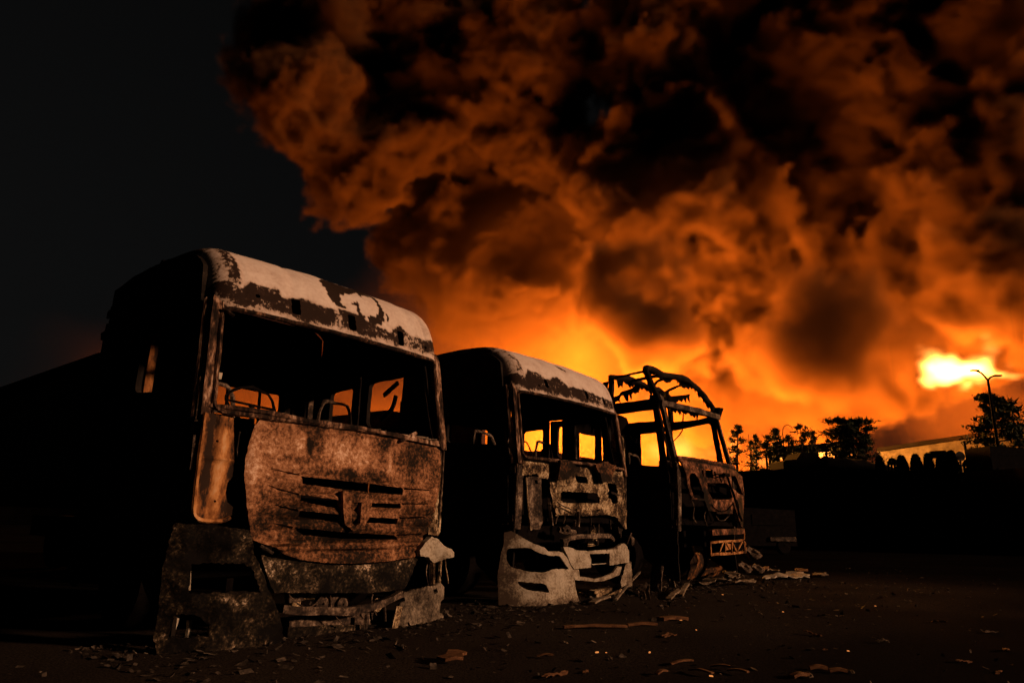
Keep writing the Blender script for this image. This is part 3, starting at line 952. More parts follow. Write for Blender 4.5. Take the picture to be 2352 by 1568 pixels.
# bumper
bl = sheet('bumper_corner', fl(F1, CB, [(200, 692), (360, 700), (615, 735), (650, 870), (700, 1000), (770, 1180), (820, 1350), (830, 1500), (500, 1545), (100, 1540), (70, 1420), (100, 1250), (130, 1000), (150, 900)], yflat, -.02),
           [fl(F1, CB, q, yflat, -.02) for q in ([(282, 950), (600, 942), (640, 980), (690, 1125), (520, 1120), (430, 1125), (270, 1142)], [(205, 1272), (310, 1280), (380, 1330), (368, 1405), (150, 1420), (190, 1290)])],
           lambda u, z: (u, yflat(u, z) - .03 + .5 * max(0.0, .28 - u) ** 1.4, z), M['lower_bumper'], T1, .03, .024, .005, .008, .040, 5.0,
           lambda u, z: .03 * math.exp(-((z - .74) / .06) ** 2), spot([(.25, .95, .2, .1, .2), (.35, .33, .10, .05, -.32), (.55, .16, .12, .06, -.25), (.70, .36, .05, .04, -.3), (.45, .72, .4, .06, -.10), (.1, .5, .2, .5, .2), (.75, .1, .1, .2, .3), (.4, .45, .7, .6, .10)]), sd=8)  # wide ellipses paint shade on the left corner; small ones are burn marks
for q, r in (([(180, 930), (178, 1100)], .035), ([(235, 930), (232, 1110)], .028), ([(170, 1260), (120, 1420)], .03), ([(245, 1300), (235, 1420)], .02)):
    V, F = tube_on(F1, CB, q, r, .16)
    finish('lamp_bracket', rough(V, .01, 9), F, M['ash_grey'], bl)
sheet('bumper_centre', fl(F1, CB, [(705, 893), (860, 925), (1100, 952), (1350, 957), (1600, 925), (1690, 905), (1660, 1000), (1600, 1105), (1400, 1130), (1080, 1130), (790, 1130), (755, 1050)], yflat, 0),
      [], lambda u, z: (u, yflat(u, z) + .02, z), M['lower_bumper'], T1, .03, .026, .004, 0, .025, 5, lambda u, z: -.015 * math.exp(-((z - .545) / .012) ** 2) * (1 if .9 < u < 1.9 else 0), spot([(1.7, .45, .4, .12, .15), (1.15, .35, .05, .2, .3), (1.35, .52, .3, .05, -.28), (1.2, .42, .2, .04, -.2), (1.05, .36, .15, .03, -.2)]), sd=9)
sheet('bumper_corner', fl(F1, CB, [(1600, 1125), (1720, 1092), (1850, 1068), (1880, 1098), (1882, 1160), (1842, 1192), (1852, 1250), (1885, 1275), (1870, 1380), (1830, 1420), (1700, 1408), (1530, 1440), (1508, 1420), (1545, 1220), (1600, 1180)], yflat, -.02),
      [fl(F1, CB, [(1775, 1105), (1815, 1100), (1820, 1125), (1785, 1140)], yflat, -.02), fl(F1, CB, [(1845, 1200), (1852, 1212), (1865, 1262), (1846, 1258)], yflat, -.02)],
      lambda u, z: (u, yflat(min(u, 2.5), z) - .03 + .5 * max(0.0, u - 2.35) ** 1.3, z), burnt('dusty_bumper', [(.15, (.015, .011, .008)), (.4, (.065, .050, .035)), (.65, (.15, .12, .085)), (.92, (.30, .25, .20))], 4.2, 34, .9, .8, .6, seed=70), T1, .03, .024, .008, .006, .03, 5, None, spot([(1.75, .1, .25, .3, .25), (2.2, -.05, .5, .06, -.2)]), sd=10)
sheet('lamp_housing', fl(F1, CB, [(1762, 775), (1800, 792), (1830, 842), (1885, 872), (1882, 902), (1842, 912), (1772, 940), (1745, 905), (1692, 898), (1690, 860), (1722, 810)], yflat, -.04),
      [], lambda u, z: (u, yflat(min(u, 2.5), z) - .05 - .06 * math.exp(-((u - 2.5) / .1) ** 2 - ((z - .62) / .08) ** 2), z), M['ash_grey'], T1, .06, .025, .004, 0, .014, 8, sd=11)
V, F = merge(tube_on(F1, CB, [(1775, 940), (1772, 1085)], .026, .06), tube_on(F1, CB, [(1820, 925), (1812, 1070)], .020, .10), tube_on(F1, CB, [(1845, 910), (1858, 1000), (1872, 1070)], .008, .02))
finish('lamp_bracket', rough(V, .008, 9), F, M['firewall'], T1)
V, F = merge(bar_on(F1, CB, [(825, 1225), (1000, 1240), (1200, 1245), (1350, 1225), (1480, 1180), (1570, 1130)], .06, .07, .02),
             bar_on(F1, CB, [(840, 1330), (1100, 1300), (1300, 1290), (1500, 1270)], .10, .14, .22), tube_on(F1, CB, [(1360, 1265), (1352, 1350)], .022, .03), tube_on(F1, CB, [(1470, 1210), (1478, 1310)], .012, .03))
finish('bumper_beam', rough(V, .012, 6), F, M['soot_light'], T1)
V, F = bar_on(F1, CB, [(1000, 1478), (1150, 1462), (1300, 1452), (1520, 1436)], .05, .05, .05)
V2, F2 = bar_on(F1, CB, [(850, 1400), (1100, 1385), (1500, 1370)], .12, .03, .12)
V, F = merge((V, F), (V2, F2))
finish('underrun_bar', rough(V, .012, 6), F, M['lower_bumper'], T1)
for cx, cy, rr in ((1100, 1200, .075), (1226, 1202, .068)):
    q = F1.on(CB(cx, cy), yflat, .12)
    finish('horn', *lathe_geo([(rr, -.03), (rr, .0), (rr * .85, .01), (rr * .80, -.02), (.01, -.03)], 18, 'Y', (q[0], .10, q[1])), M['soot_light'], T1)
V, F = bar_on(F1, CB, [(1560, 1212), (1540, 1310), (1512, 1420)], .07, .02, -.04)
finish('bumper_strip', rough(V, .008, 9), F, M['firewall'], T1)
for P in ([(.93, 2.27), (.70, 2.39)], [(.95, 2.0), (.78, 2.10), (.72, 2.25)]):
    V, F = sweep_geo(smooth_path([(2.42, a, b) for a, b in P], 3), .05, .02, rect=True, up=(1, 0, 0))
    finish('window_bar', V, F, M['black'], T1)
# deformed roof fairings hanging at the rear edge
for k, (y0, z0, y1, z1) in enumerate(((2.0, 3.05, 2.55, 2.92), (2.1, 2.85, 2.62, 2.70), (2.2, 2.72, 2.5, 2.42), (1.3, 3.14, 2.3, 3.10))):
    sheet('torn_fairing', [(0, -.10), (.5, -.16), (1, -.05), (1.0, .03), (.6, .08), (0, .10)], [], lambda a, b, y0=y0, z0=z0, y1=y1, z1=z1: (.03 + .03 * a, y0 + (y1 - y0) * a, z0 + (z1 - z0) * a + b * .8), M['black'], T1, .02, .06, .03, 0, .02, 4, sd=30 + k)
# hanging wires and burst hoses under the hood and bumper
for k, (q, r, d) in enumerate((([(870, 1140), (930, 1200), (1010, 1215), (1075, 1150)], .006, .04), ([(1130, 1140), (1140, 1230), (1180, 1300), (1230, 1330)], .006, .02), ([(1400, 1135), (1390, 1200), (1420, 1270)], .007, .03),
                               ([(560, 120), (545, 230), (560, 330), (540, 420)], .010, .10), ([(590, 200), (575, 330), (600, 470), (585, 600)], .007, .08), ([(1745, 930), (1730, 1010), (1750, 1090)], .007, .04), ([(690, 830), (720, 850), (770, 880)], .014, .02), ([(920, 1460), (1020, 1500), (1130, 1490)], .007, -.05))):
    V, F = tube_on(F1, CB, q, r, d)
    finish('hanging_wire', rough(V, .006, 14, k), F, M['soot_light'], T1)
for k, (x, y, w_, h_) in enumerate(((930, 1160, .16, .07), (1030, 1150, .20, .06), (1160, 1175, .12, .12), (1440, 1240, .10, .20), (1330, 1340, .22, .08), (940, 1170, .08, .14))):
    q = F1.on(CB(x, y), yflat, .14)
    V, F = box_geo((q[0], .12, q[1]), (w_, .05, h_), 0, .15)
    finish('bracket', rough(V, .02, 9, k), F, M['firewall' if k % 2 else 'soot_light'], T1)
V, F = merge(sweep_geo([(.09, 1.40, 1.80), (.09, 1.42, 2.2), (.10, 1.43, 2.55)], .07, .05, rect=True, up=(0, -1, 0)))
finish('door_pillar', rough(V, .008, 9), F, M['rust_orange'], T1)
V, F = merge(sweep_geo(smooth_path([(.35, .75, 1.75), (.34, .78, 2.0), (.36, .84, 2.12), (.48, .86, 2.14)], 4), .035, n=6), sweep_geo([(.36, .80, 1.9), (.5, .82, 1.84)], .02, n=5))
finish('seat_frame', rough(V, .02, 6), F, M['ash_grey'], T1)
# aerial stub
V, F = merge(box_geo((.18, .50, 2.99), (.10, .12, .03)), sweep_geo([(.2, .50, 2.98), (.2, .50, 3.06)], .008, n=5))
finish('aerial_stub', V, F, M['black'], T1)

# ================================================================== lorry 2
F2 = Frame(.15, 8.44, 40)
T2 = empty('burnt_lorry', F2.o, F2.rz, 'middle burnt-out lorry cab with bare peeled firewall and slumped grey bumper corner', 'lorry', 'burnt lorries in a row')
make_roof('roof', T2, roof_burn(9.0, [(0, .25), (.22, .22), (.3, .34), (.55, .30), (.62, .24), (.9, .33), (1.1, .22), (1.4, .24), (1.8, .22), (2.1, .20), (2.5, .22)], [[(1.12, .62), (1.22, .60), (1.32, .52), (1.28, .49), (1.16, .54)]], .30), [slot(.62, .12, .07, .12), slot(1.55, .10, .07, .13), slot(2.05, .10, .06, .12)], [hexa(.45, .12, .02)], M['roof_ash'], sd=21)
cab_body(T2, F2, dict(pil_mat=M['pillar'], back_holes=[[(1.0, 1.9), (1.9, 1.9), (1.9, 2.4), (1.0, 2.4)]], back_bars=[((1.6, 2.2, 1.85), (1.6, 2.2, 2.4))], ribs=(.3, .5, 2.1, 2.3), seats=(.55, 1.95)))
strip_frame('windscreen_frame', T2, F2, [(.045, 1.70), (W - .045, 1.72), (W - .07, 2.55), (.07, 2.55)], yfront, .08, .020, .018, M['pillar'], -.005)
fw_out = fl(F2, CE, [(385, 205), (650, 198), (900, 205), (1100, 230), (1180, 270), (1400, 290), (1560, 262), (1700, 312), (1840, 340), (1870, 400), (1900, 700), (1935, 1000), (1945, 1250), (1880, 1230), (1800, 1080), (1650, 1030), (1500, 1045), (1300, 1060), (1100, 1045), (950, 1040), (870, 1050), (845, 850), (800, 700), (790, 500), (620, 480), (600, 420), (390, 450)])
fw = sheet('firewall', fw_out, [fl(F2, CE, q) for q in ([(1170, 452), (1350, 470), (1365, 572), (1210, 558)], [(955, 705), (1000, 688), (1250, 695), (1490, 712), (1535, 770), (1540, 865), (1250, 862), (1000, 858), (950, 820)],
           [(1662, 560), (1790, 582), (1808, 860), (1742, 870), (1700, 800), (1660, 790)], [(1480, 965), (1530, 958), (1540, 980), (1490, 985)], [(1170, 950), (1195, 948), (1200, 990), (1170, 992)])],
           lambda u, z: (u, yflat(u, z) + .05, z), M['firewall'], T2, .025, .026, .006, .005, .016, 7,
           lambda u, z: .02 * math.exp(-((z - 1.40) / .02) ** 2) - .02 * math.exp(-((z - 1.17) / .02) ** 2) - .03 * math.exp(-((u - .75) / .02) ** 2),
           spot([(.45, 1.60, .25, .04, .25), (1.0, 1.62, .12, .1, .4), (2.1, 1.55, .25, .1, .45), (1.3, 1.03, .6, .05, .25), (2.4, 1.1, .12, .2, .3), (.7, 1.3, .1, .3, .2)]), sd=12)
trim2 = sheet('corner_trim', fl(F2, CE, [(398, 470), (520, 462), (622, 482), (635, 800), (642, 1150), (600, 1255), (470, 1258), (445, 1150), (420, 800)], yfront, .04), [fl(F2, CE, [(530, 520), (565, 515), (575, 570), (545, 580)], yfront, .04)],
              on_front(.045), M['soot_light'], T2, .02, .03, .004, .003, .010, 5, lambda u, z: -.02 * math.exp(-((u - .25) / .05) ** 2), sd=13)
V, F = tube_on(F2, CE, [(392, 480), (412, 800), (445, 1200), (470, 1262)], .010, .03, yfront)
finish('trim_edge', rough(V, .004, 20), F, M['firewall'], trim2)
V, F = merge(box_geo((W / 2, .34, 1.15), (2.1, .14, .95)), box_geo((.55, .25, 1.2), (.3, .1, .6)))
finish('engine_bulkhead', rough(V, .02, 3), F, M['black'], T2)
for q in ([(880, 225), (1060, 250), (1110, 300), (1060, 420), (1010, 500), (900, 510), (850, 500), (875, 380)], [(1420, 290), (1500, 265), (1590, 240), (1640, 280), (1700, 300), (1690, 400), (1650, 540), (1520, 550), (1490, 420)]):
    sheet('hanging_plate', fl(F2, CE, q, yflat, -.05), [], lambda u, z: (u, yflat(u, z) - .06 - .05 * max(0, z - 1.55), z), M['rust_hood'], T2, .05, .03, .010, 0, .03, 6, None, lambda u, z: .42 if z < 1.58 else .2, sd=15)
G = [tube_on(F2, CE, p, r, d) for p, r, d in (
    ([(850, 850), (980, 920), (1140, 1000)], .008, -.01), ([(870, 1050), (850, 1110), (830, 1180)], .008, 0), ([(960, 1060), (970, 1110), (950, 1180)], .008, 0), ([(1160, 990), (1170, 1080), (1160, 1220)], .02, .02),
    ([(1350, 1080), (1352, 1200)], .012, .02), ([(1400, 1180), (1450, 1350), (1470, 1500)], .008, .02), ([(1480, 1180), (1470, 1330)], .012, .06), ([(1110, 1120), (1118, 1230)], .016, .05),
    ([(1640, 1120), (1650, 1250)], .012, .05), ([(900, 900), (880, 960), (905, 1020)], .012, 0), ([(1740, 1100), (1760, 1200), (1770, 1330)], .045, .12), ([(870, 1260), (980, 1290), (1110, 1300)], .035, .10), ([(940, 1270), (990, 1220), (1030, 1260)], .03, .06), ([(720, 720), (740, 900), (770, 1200)], .03, .10), ([(1660, 700), (1780, 745)], .015, .0))]
for V, F in G:
    finish('engine_pipe', rough(V, .012, 9), F, M['soot_light'], T2)
G = [bar_on(F2, CE, [(1300 + 0, 1510 - k * 26), (1440, 1490 - k * 26)], .012, .02, .18) for k in range(7)] + [bar_on(F2, CE, [(1360, 1350 - k * 22), (1420, 1310 - k * 22)], .012, .02, .22) for k in range(4)]
V, F = merge(*G)
finish('cooler_fins', rough(V, .006, 9), F, M['firewall'], T2)
V, F = merge(bar_on(F2, CE, [(925, 1430), (1000, 1400), (1110, 1365), (1400, 1350), (1640, 1355)], .055, .06, -.05), bar_on(F2, CE, [(930, 1390), (960, 1510)], .05, .03, -.02), bar_on(F2, CE, [(1010, 1420), (990, 1520)], .03, .02, -.02), bar_on(F2, CE, [(1640, 1355), (1690, 1420)], .05, .05, -.04))
finish('bumper_beam', rough(V, .010, 6), F, M['soot_light'], T2)
bc = sheet('bumper_corner', fl(F2, CF, [(250, 115), (320, 95), (420, 200), (520, 290), (640, 350), (680, 410), (830, 405), (900, 420), (960, 500), (1060, 740), (1100, 1000), (1155, 1180), (1140, 1215), (800, 1300), (480, 1368), (200, 1370), (182, 1300), (170, 800), (200, 500), (238, 300)], yflat, -.15),
           [fl(F2, CF, q, yflat, -.15) for q in (round_poly([(265, 372), (470, 350), (560, 430), (700, 480), (850, 470), (990, 690), (740, 682), (600, 742), (440, 730), (290, 670), (250, 550)], 40, 3), round_poly([(340, 888), (640, 918), (690, 1062), (590, 1040), (440, 1022), (370, 960)], 40, 3))],
           lambda u, z: (u, yflat(u, z) - .16 + .75 * max(0.0, .30 - u) ** 1.5 + .10 * max(0, z - .5), z), M['ash_grey'], T2, .022, .024, .003, .005, .010, 4,
           lambda u, z: .02 * math.exp(-((z - .36) / .05) ** 2), lambda u, z: .38 * max(0.0, 1 - (u + .17) / .22) + .3 * max(0.0, (z - .72) / .1) + .25 * math.exp(-((z - .02) / .05) ** 2) + .12 * math.exp(-((u - .75) / .1) ** 2), sd=16)  # first term paints shade on the left edge where it wraps
sheet('bumper_centre', fl(F2, CF, [(925, 335), (1060, 350), (1140, 392), (1320, 402), (1640, 372), (1760, 340), (1870, 280), (1905, 300), (1950, 400), (1952, 580), (1800, 600), (1650, 630), (1645, 440), (1330, 445), (1352, 540), (1346, 660), (1080, 686), (1040, 620)], yflat, -.12), [],
      lambda u, z: (u, yflat(u, z) - .12 + .10 * max(0, z - .55), z), M['ash_grey'], T2, .05, .024, .004, 0, .010, 4, None, lambda u, z: (.5 if z > .60 and 1.2 < u < 1.9 else 0) + .12 * max(0, u - 1.5), sd=17)
sheet('bumper_grille_frame', fl(F2, CF, [(1062, 690), (1160, 690), (1172, 800), (1430, 838), (1560, 800), (1700, 740), (1775, 640), (1835, 650), (1800, 775), (1550, 872), (1430, 882), (1250, 868), (1092, 852)], yflat, -.10), [],
      lambda u, z: (u, yflat(u, z) - .10, z), M['ash_grey'], T2, .03, .024, .004, 0, .008, 4, None, lambda u, z: .12 + .1 * max(0, u - 1.5), sd=18)
sheet('bumper_corner', fl(F2, CF, [(1900, 600), (2080, 575), (2062, 750), (2090, 880), (1900, 985), (1812, 980), (1835, 800)], yflat, -.10), [], lambda u, z: (u, yflat(min(u, 2.5), z) - .10 + .5 * max(0, u - 2.3) ** 1.2, z), M['ash_grey'], T2, .03, .03, .010, 0, .03, 4, None, lambda u, z: .22, sd=19)
V, F = bar_on(F2, CF, [(1360, 612), (1500, 602), (1640, 592)], .012, .012, -.06)
finish('grille_strut', V, F, M['ash_grey'], T2)
lh = F2.on(CF(1990, 250), yflat, -.06)
V, F = merge(box_geo((lh[0], -.02, lh[1]), (.16, .14, .14), .4, .2), sweep_geo([(lh[0] - .12, -.05, lh[1] - .05), (lh[0] - .03, -.08, lh[1] + .13)], .012, n=5))
finish('headlight', rough(V, .02, 9), F, M['soot_light'], T2)
V, F = merge(bar_on(F2, CF, [(1350, 1085), (1560, 1050), (1790, 1010)], .10, .10, .05), bar_on(F2, CF, [(1420, 1100), (1600, 1070), (1795, 1035)], .05, .02, -.02))
finish('step', rough(V, .012, 5), F, M['firewall'], T2)
V, F = merge(box_geo((.66, .48, 3.06), (.3, .1, .03)), box_geo((.4, .62, 3.05), (.1, .1, .03)), sweep_geo([(.62, .6, 3.02), (.62, .6, 3.10)], .012, n=5))
finish('roof_fitting', rough(V, .012, 9), F, M['black'], T2)

# ================================================================== lorry 3
F3 = Frame(2.75, 11.1, 38)
T3 = empty('burnt_lorry', F3.o, F3.rz, 'burnt-out lorry cab stripped to a bare tubular roof frame, farthest of the row', 'lorry', 'burnt lorries in a row')
cab_body(T3, F3, dict(dz=.42, open_roof=True, pil=(.06, .30), pil_mat=M['soot_light'], back_holes=[[(.5, 1.9), (1.5, 1.9), (1.5, 2.6), (.5, 2.6)]], back_bars=[], ribs=(.25, 1.7, 2.2), seats=(.6, 1.95)))
y3 = lambda u, z: -.10 * (1 - max(-1.2, min(1.2, (u / 2.6 - .5) * 2)) ** 2) + max(0.0, z - 2.03) * .30
pan = sheet('front_panel', fl(F3, CH, [(745, 62), (850, 72), (1100, 112), (1390, 172), (1425, 235), (1480, 300), (1502, 500), (1500, 700), (1488, 885), (1460, 850), (1420, 700), (1375, 590), (1370, 722), (1190, 722), (1190, 700), (1095, 690), (1052, 575), (905, 560), (882, 480), (835, 260), (790, 150)], y3),
            [fl(F3, CH, q, y3) for q in ([(882, 290), (905, 255), (940, 265), (985, 330), (1045, 500), (1040, 550), (930, 545), (892, 400)], [(1060, 215), (1140, 222), (1150, 318), (1070, 310)], [(1075, 372), (1300, 372), (1342, 430), (1372, 540), (1332, 562), (1150, 558), (1092, 480)],
             [(1352, 290), (1400, 290), (1448, 400), (1488, 505), (1440, 498), (1372, 430)], [(1022, 225), (1040, 220), (1048, 290), (1030, 300)])],
            lambda u, z: (u, y3(u, z), z), M['firewall_red'], T3, .03, .03, .006, .006, .012, 6, lambda u, z: -.02 * math.exp(-((z - 1.97) / .03) ** 2), spot([(1.3, 1.97, 1.6, .025, .30), (.6, 1.35, .3, .2, .3), (1.2, 1.15, .8, .15, .22), (2.6, 1.2, .3, .3, .2)]), sd=22)
V, F = merge(tube_on(F3, CH, [(1175, 275), (1215, 275), (1225, 320), (1245, 360)], .014, -.05, y3), tube_on(F3, CH, [(1165, 240), (1180, 300), (1210, 305)], .012, -.04, y3))
finish('wiper_linkage', V, F, M['black'], pan)
V, F = merge(tube_on(F3, CH, [(1270, 270), (1300, 280), (1330, 370), (1400, 560), (1450, 740), (1480, 800)], .022, -.06, y3), tube_on(F3, CH, [(1265, 272), (1320, 282)], .035, -.06, y3))
finish('hose', rough(V, .010, 9), F, M['black'], T3)
V, F = merge(*[tube_on(F3, CH, [(1130, 620), (1180, 670), (1240, 695), (1310, 680), (1370, 610)], .008, -.02, y3)])
finish('cable', V, F, M['black'], T3)
for k, (q, r) in enumerate((([(900, 560), (930, 640), (920, 760), (960, 830)], .012), ([(1060, 700), (1050, 780), (1080, 860)], .010), ([(1180, 740), (1220, 800), (1290, 790), (1330, 740)], .009), ([(1420, 560), (1440, 650), (1430, 760)], .010))):
    V, F = tube_on(F3, CH, q, r, -.01, y3)
    finish('cable', rough(V, .01, 12, k), F, M['soot_light'], T3)
V, F = merge(box_geo((W / 2, .40, 1.45), (2.2, .12, 1.0)))
finish('engine_bulkhead', rough(V, .02, 3), F, M['black'], T3)
V, F = bar_on(F3, CH, [(1112, 935), (1300, 928), (1482, 922)], .09, .08, -.05)
finish('bumper_beam', rough(V, .010, 6), F, M['firewall_red'], T3)
G = [bar_on(F3, CH, [(1112, 1050), (1300, 1038), (1492, 1026)], .035, .03, -.10, k=2), bar_on(F3, CH, [(1112, 1188), (1300, 1178), (1515, 1160)], .04, .03, -.10, k=2)]
for a, b in (((1120, 1050), (1120, 1188)), ((1285, 1040), (1285, 1178)), ((1360, 1036), (1360, 1172)), ((1490, 1026), (1510, 1160)), ((1215, 1170), (1265, 1045)), ((1360, 1040), (1415, 1160)), ((1480, 1035), (1425, 1155)), ((1300, 1060), (1340, 1130))):
    G.append(bar_on(F3, CH, [a, b], .028, .02, -.11, k=1))
G.append(bar_on(F3, CH, [(1290, 1100), (1350, 1098)], .10, .015, -.09, k=1))
V, F = merge(*G)
finish('bumper_lattice', rough(V, .008, 9), F, M['rust_orange'], T3)
V, F = merge(tube_on(F3, CH, [(1500, 900), (1505, 960), (1500, 1020)], .012, -.08), tube_on(F3, CH, [(1495, 1040), (1515, 1060), (1505, 1090), (1520, 1120), (1505, 1140)], .02, -.10))
finish('tow_eye', V, F, M['rust_orange'], T3)
# windscreen header and bare roof tubes
zt = 2.90
V, F = merge(sweep_geo(smooth_path([(-.02, .32, 2.90), (.7, .25, 2.93), (1.6, .24, 2.96), (2.55, .32, 3.0)], 4), .10, .09, rect=True, up=(0, 0, 1)))
finish('roof_header', rough(V, .02, 6), F, M['soot_light'], T3)
V, F = sweep_geo(smooth_path([(0, .32, 2.88), (.0, 1.2, 2.84), (.02, 2.2, 2.82)], 4), .10, .12, rect=True, up=(0, 0, 1))
V2, F2_ = sweep_geo(smooth_path([(2.5, .32, 2.98), (2.5, 1.2, 2.86), (2.5, 2.2, 2.82)], 4), .10, .10, rect=True, up=(0, 0, 1))
finish('roof_rail', rough(V, .02, 6), F, M['soot'], T3)
finish('roof_rail', rough(V2, .02, 6), F2_, M['soot'], T3)
hoop1 = smooth_path([(.02, .30, 2.92), (.02, .42, 3.15), (.02, .55, 3.42), (.06, .60, 3.53), (.18, .62, 3.57), (1.0, .60, 3.60), (1.9, .60, 3.62), (2.25, .58, 3.56), (2.40, .52, 3.42), (2.52, .42, 3.2), (2.58, .34, 3.02)], 5)
V, F = sweep_geo(hoop1, .054, n=8)
finish('roof_hoop', rough(V, .045, 1.8), F, M['soot'], T3)
hoop2 = smooth_path([(.02, 1.26, 2.84), (.02, 1.26, 3.30), (.05, 1.27, 3.46), (.18, 1.28, 3.53), (1.2, 1.28, 3.55), (2.3, 1.28, 3.5), (2.45, 1.27, 3.38), (2.48, 1.26, 2.86)], 5)
V, F = sweep_geo(hoop2, .054, n=8)
finish('roof_hoop', rough(V, .045, 1.8), F, M['soot'], T3)
hoop3 = smooth_path([(1.15, .62, 3.58), (1.3, .95, 3.64), (1.45, 1.25, 3.55)], 4)
G = [sweep_geo([(.10, .60, 3.55), (.12, 1.27, 3.50)], .024, n=6), sweep_geo(smooth_path([(1.55, .60, 3.60), (1.6, .80, 3.68), (1.65, 1.1, 3.66), (1.7, 1.28, 3.55)], 3), .024, n=6), sweep_geo(smooth_path([(2.1, .60, 3.60), (2.15, .8, 3.66), (2.2, 1.28, 3.52)], 3), .024, n=6), sweep_geo([(.8, .60, 3.58), (.8, 1.28, 3.54)], .03, n=6)]
V, F = merge(*G)
finish('roof_brace', rough(V, .05, 2.2), F, M['soot'], T3)
V, F = sweep_geo(smooth_path([(1.7, 1.28, 3.5), (1.8, 1.28, 3.44), (1.85, 1.26, 3.0), (1.86, 1.24, 2.8)], 4), .028, n=6)
finish('roof_post', V, F, M['soot'], T3)


def rags(name, path, w, mat, parent, sd):
    """strip of burnt roof lining still clinging to a tube: ragged lower edge"""
    P = smooth_path(path, 5)
    n = len(P)
    rg_ = random.Random(sd)
    ww = [w * rg_.choice((.3, .6, .8, 1.0, 1.2, .5)) for _ in range(n * 3)]
    top = [(k / (n * 3 - 1), .25 * w) for k in range(n * 3)]
    bot = [(k / (n * 3 - 1), -ww[k]) for k in range(n * 3)]

    def fm(a, b):
        t = max(0.0, min(.9999, a)) * (n - 1); i = int(t)
        p = P[i].lerp(P[i + 1], t - i)
        return (p.x + .02 * math.sin(b * 30), p.y + .04 * math.sin(a * 20), p.z + b)
    outl = [(a, b) for a, b in top] + list(reversed(bot))
    return sheet(name, outl, [], fm, mat, parent, .012, .05, 0, 0, .012, 5, sd=sd)


rags('torn_lining', [(.0, 1.3, 3.34), (.02, 1.8, 3.28), (.05, 2.3, 3.20)], .20, M['black'], T3, 41)
rags('torn_lining', [(.05, .7, 3.24), (.05, 1.0, 3.16), (.05, 1.3, 3.06), (.05, 2.0, 3.0)], .14, M['black'], T3, 42)
rags('torn_lining', [(.2, .62, 3.55), (.9, .62, 3.57), (1.6, .62, 3.60), (2.3, .60, 3.56)], .09, M['black'], T3, 43)
rags('torn_lining', [(2.32, .58, 3.55), (2.42, .52, 3.42), (2.52, .42, 3.2), (2.58, .34, 3.02)], .13, M['black'], T3, 44)
rags('torn_lining', [(.3, .30, 3.14), (.9, .62, 3.22), (1.4, .8, 3.26), (2.1, .65, 3.40)], .13, M['black'], T3, 45)
rags('torn_lining', [(.05, .35, 2.98), (.04, .8, 2.96), (.04, 1.3, 2.95)], .12, M['black'], T3, 51)
rags('torn_lining', [(.3, 1.28, 3.52), (1.0, 1.28, 3.54), (1.9, 1.28, 3.52), (2.4, 1.27, 3.4)], .16, M['black'], T3, 52)
rags('torn_lining', [(.4, .30, 2.90), (1.0, .28, 2.92), (1.5, .28, 2.93)], .10, M['black'], T3, 53)
V, F = merge(*[sweep_geo(smooth_path(q, 4), .012, n=5) for q in ([(.9, .3, 2.92), (1.1, .45, 2.6), (1.0, .6, 2.35)],)])
finish('hanging_wire', rough(V, .03, 4), F, M['black'], T3)
V, F = sweep_geo(smooth_path([(1.6, 1.9, 2.75), (1.75, 1.7, 2.5), (1.95, 1.7, 2.62), (2.15, 1.8, 2.68)], 4), .014, n=5)
finish('hanging_wire', rough(V, .03, 4), F, M['black'], T3)
rags('torn_lining', [(.9, 2.1, 2.95), (1.5, 2.15, 2.72), (2.0, 2.1, 2.66), (2.45, 2.0, 2.84)], .20, M['black'], T3, 46)
sheet('torn_lining', [(-.35, 2.75), (.15, 2.8), (.2, 3.05), (.1, 3.1), (-.05, 3.25), (-.4, 3.2)], [], lambda a, b: (.06, 1.75 + a, b), M['black'], T3, .015, .06, .04, 0, .03, 4, sd=47)
V, F = merge(box_geo((2.62, .34, 3.10), (.22, .12, .16)), box_geo((.2, .45, 2.99), (.3, .2, .10)))
finish('melted_fairing', rough(V, .06, 9), F, M['black'], T3)
sheet('torn_side_pad', [(.70, 1.2), (1.05, 1.2), (1.1, 1.75), (.9, 1.95), (.72, 1.8)], [], lambda u, z: (.30, .6 + u * .8, z + .6), M['firewall'], T3, .04, .06, .01, 0, .03, 4, sd=48)

# trailers behind the cabs
tr = empty('semi_trailer', F1.o, F1.rz, 'dark sooty open trailer coupled behind the nearest burnt lorry', 'trailer')
V, F = merge(box_geo((.13, 6.6, 1.80), (.06, 7.8, 1.36), 0, .1), box_geo((2.43, 6.6, 1.60), (.06, 7.8, .96), 0, .1), box_geo((1.28, 2.73, 1.45), (2.2, .06, .7), 0, .1), box_geo((1.28, 6.6, 1.10), (2.2, 7.7, .10), 0, .1), box_geo((1.28, 10.46, 1.45), (2.2, .06, .7), 0, .1))
finish('body', rough(V, .02, 1.2), F, M['trailer_grey'], tr)
V, F = merge(sweep_geo([(.10, 2.7, 2.49), (.08, 10.5, 2.50)], .07, .12, rect=True, up=(0, 0, 1)), sweep_geo([(2.46, 2.7, 2.09), (2.46, 10.5, 2.10)], .07, .12, rect=True, up=(0, 0, 1)), sweep_geo([(.1, 2.7, 1.14), (.1, 10.5, 1.14)], .07, .10, rect=True, up=(0, 0, 1)))
finish('edge_rail', rough(V, .015, 3), F, M['black'], tr)
for k in range(3):
    for x in (.25, 2.3):
        finish('wheel', *lathe_geo([(.02, -.1), (.2, -.1), (.26, -.05), (.3, -.14), (.45, -.13), (.46, 0), (.45, .13), (.3, .14), (.02, .1)], 20, 'X', (x, 7.2 + k * 1.25, .46)), M['black'], tr)
for k in range(2):
    for x in (.25, 2.3):
        V, F = sweep_geo([(x, 3.6 + k * .1, .0), (x, 3.6 + k * .1, 1.1)], .09, .09, rect=True)
    finish('landing_leg', V, F, M['black'], tr)
    break
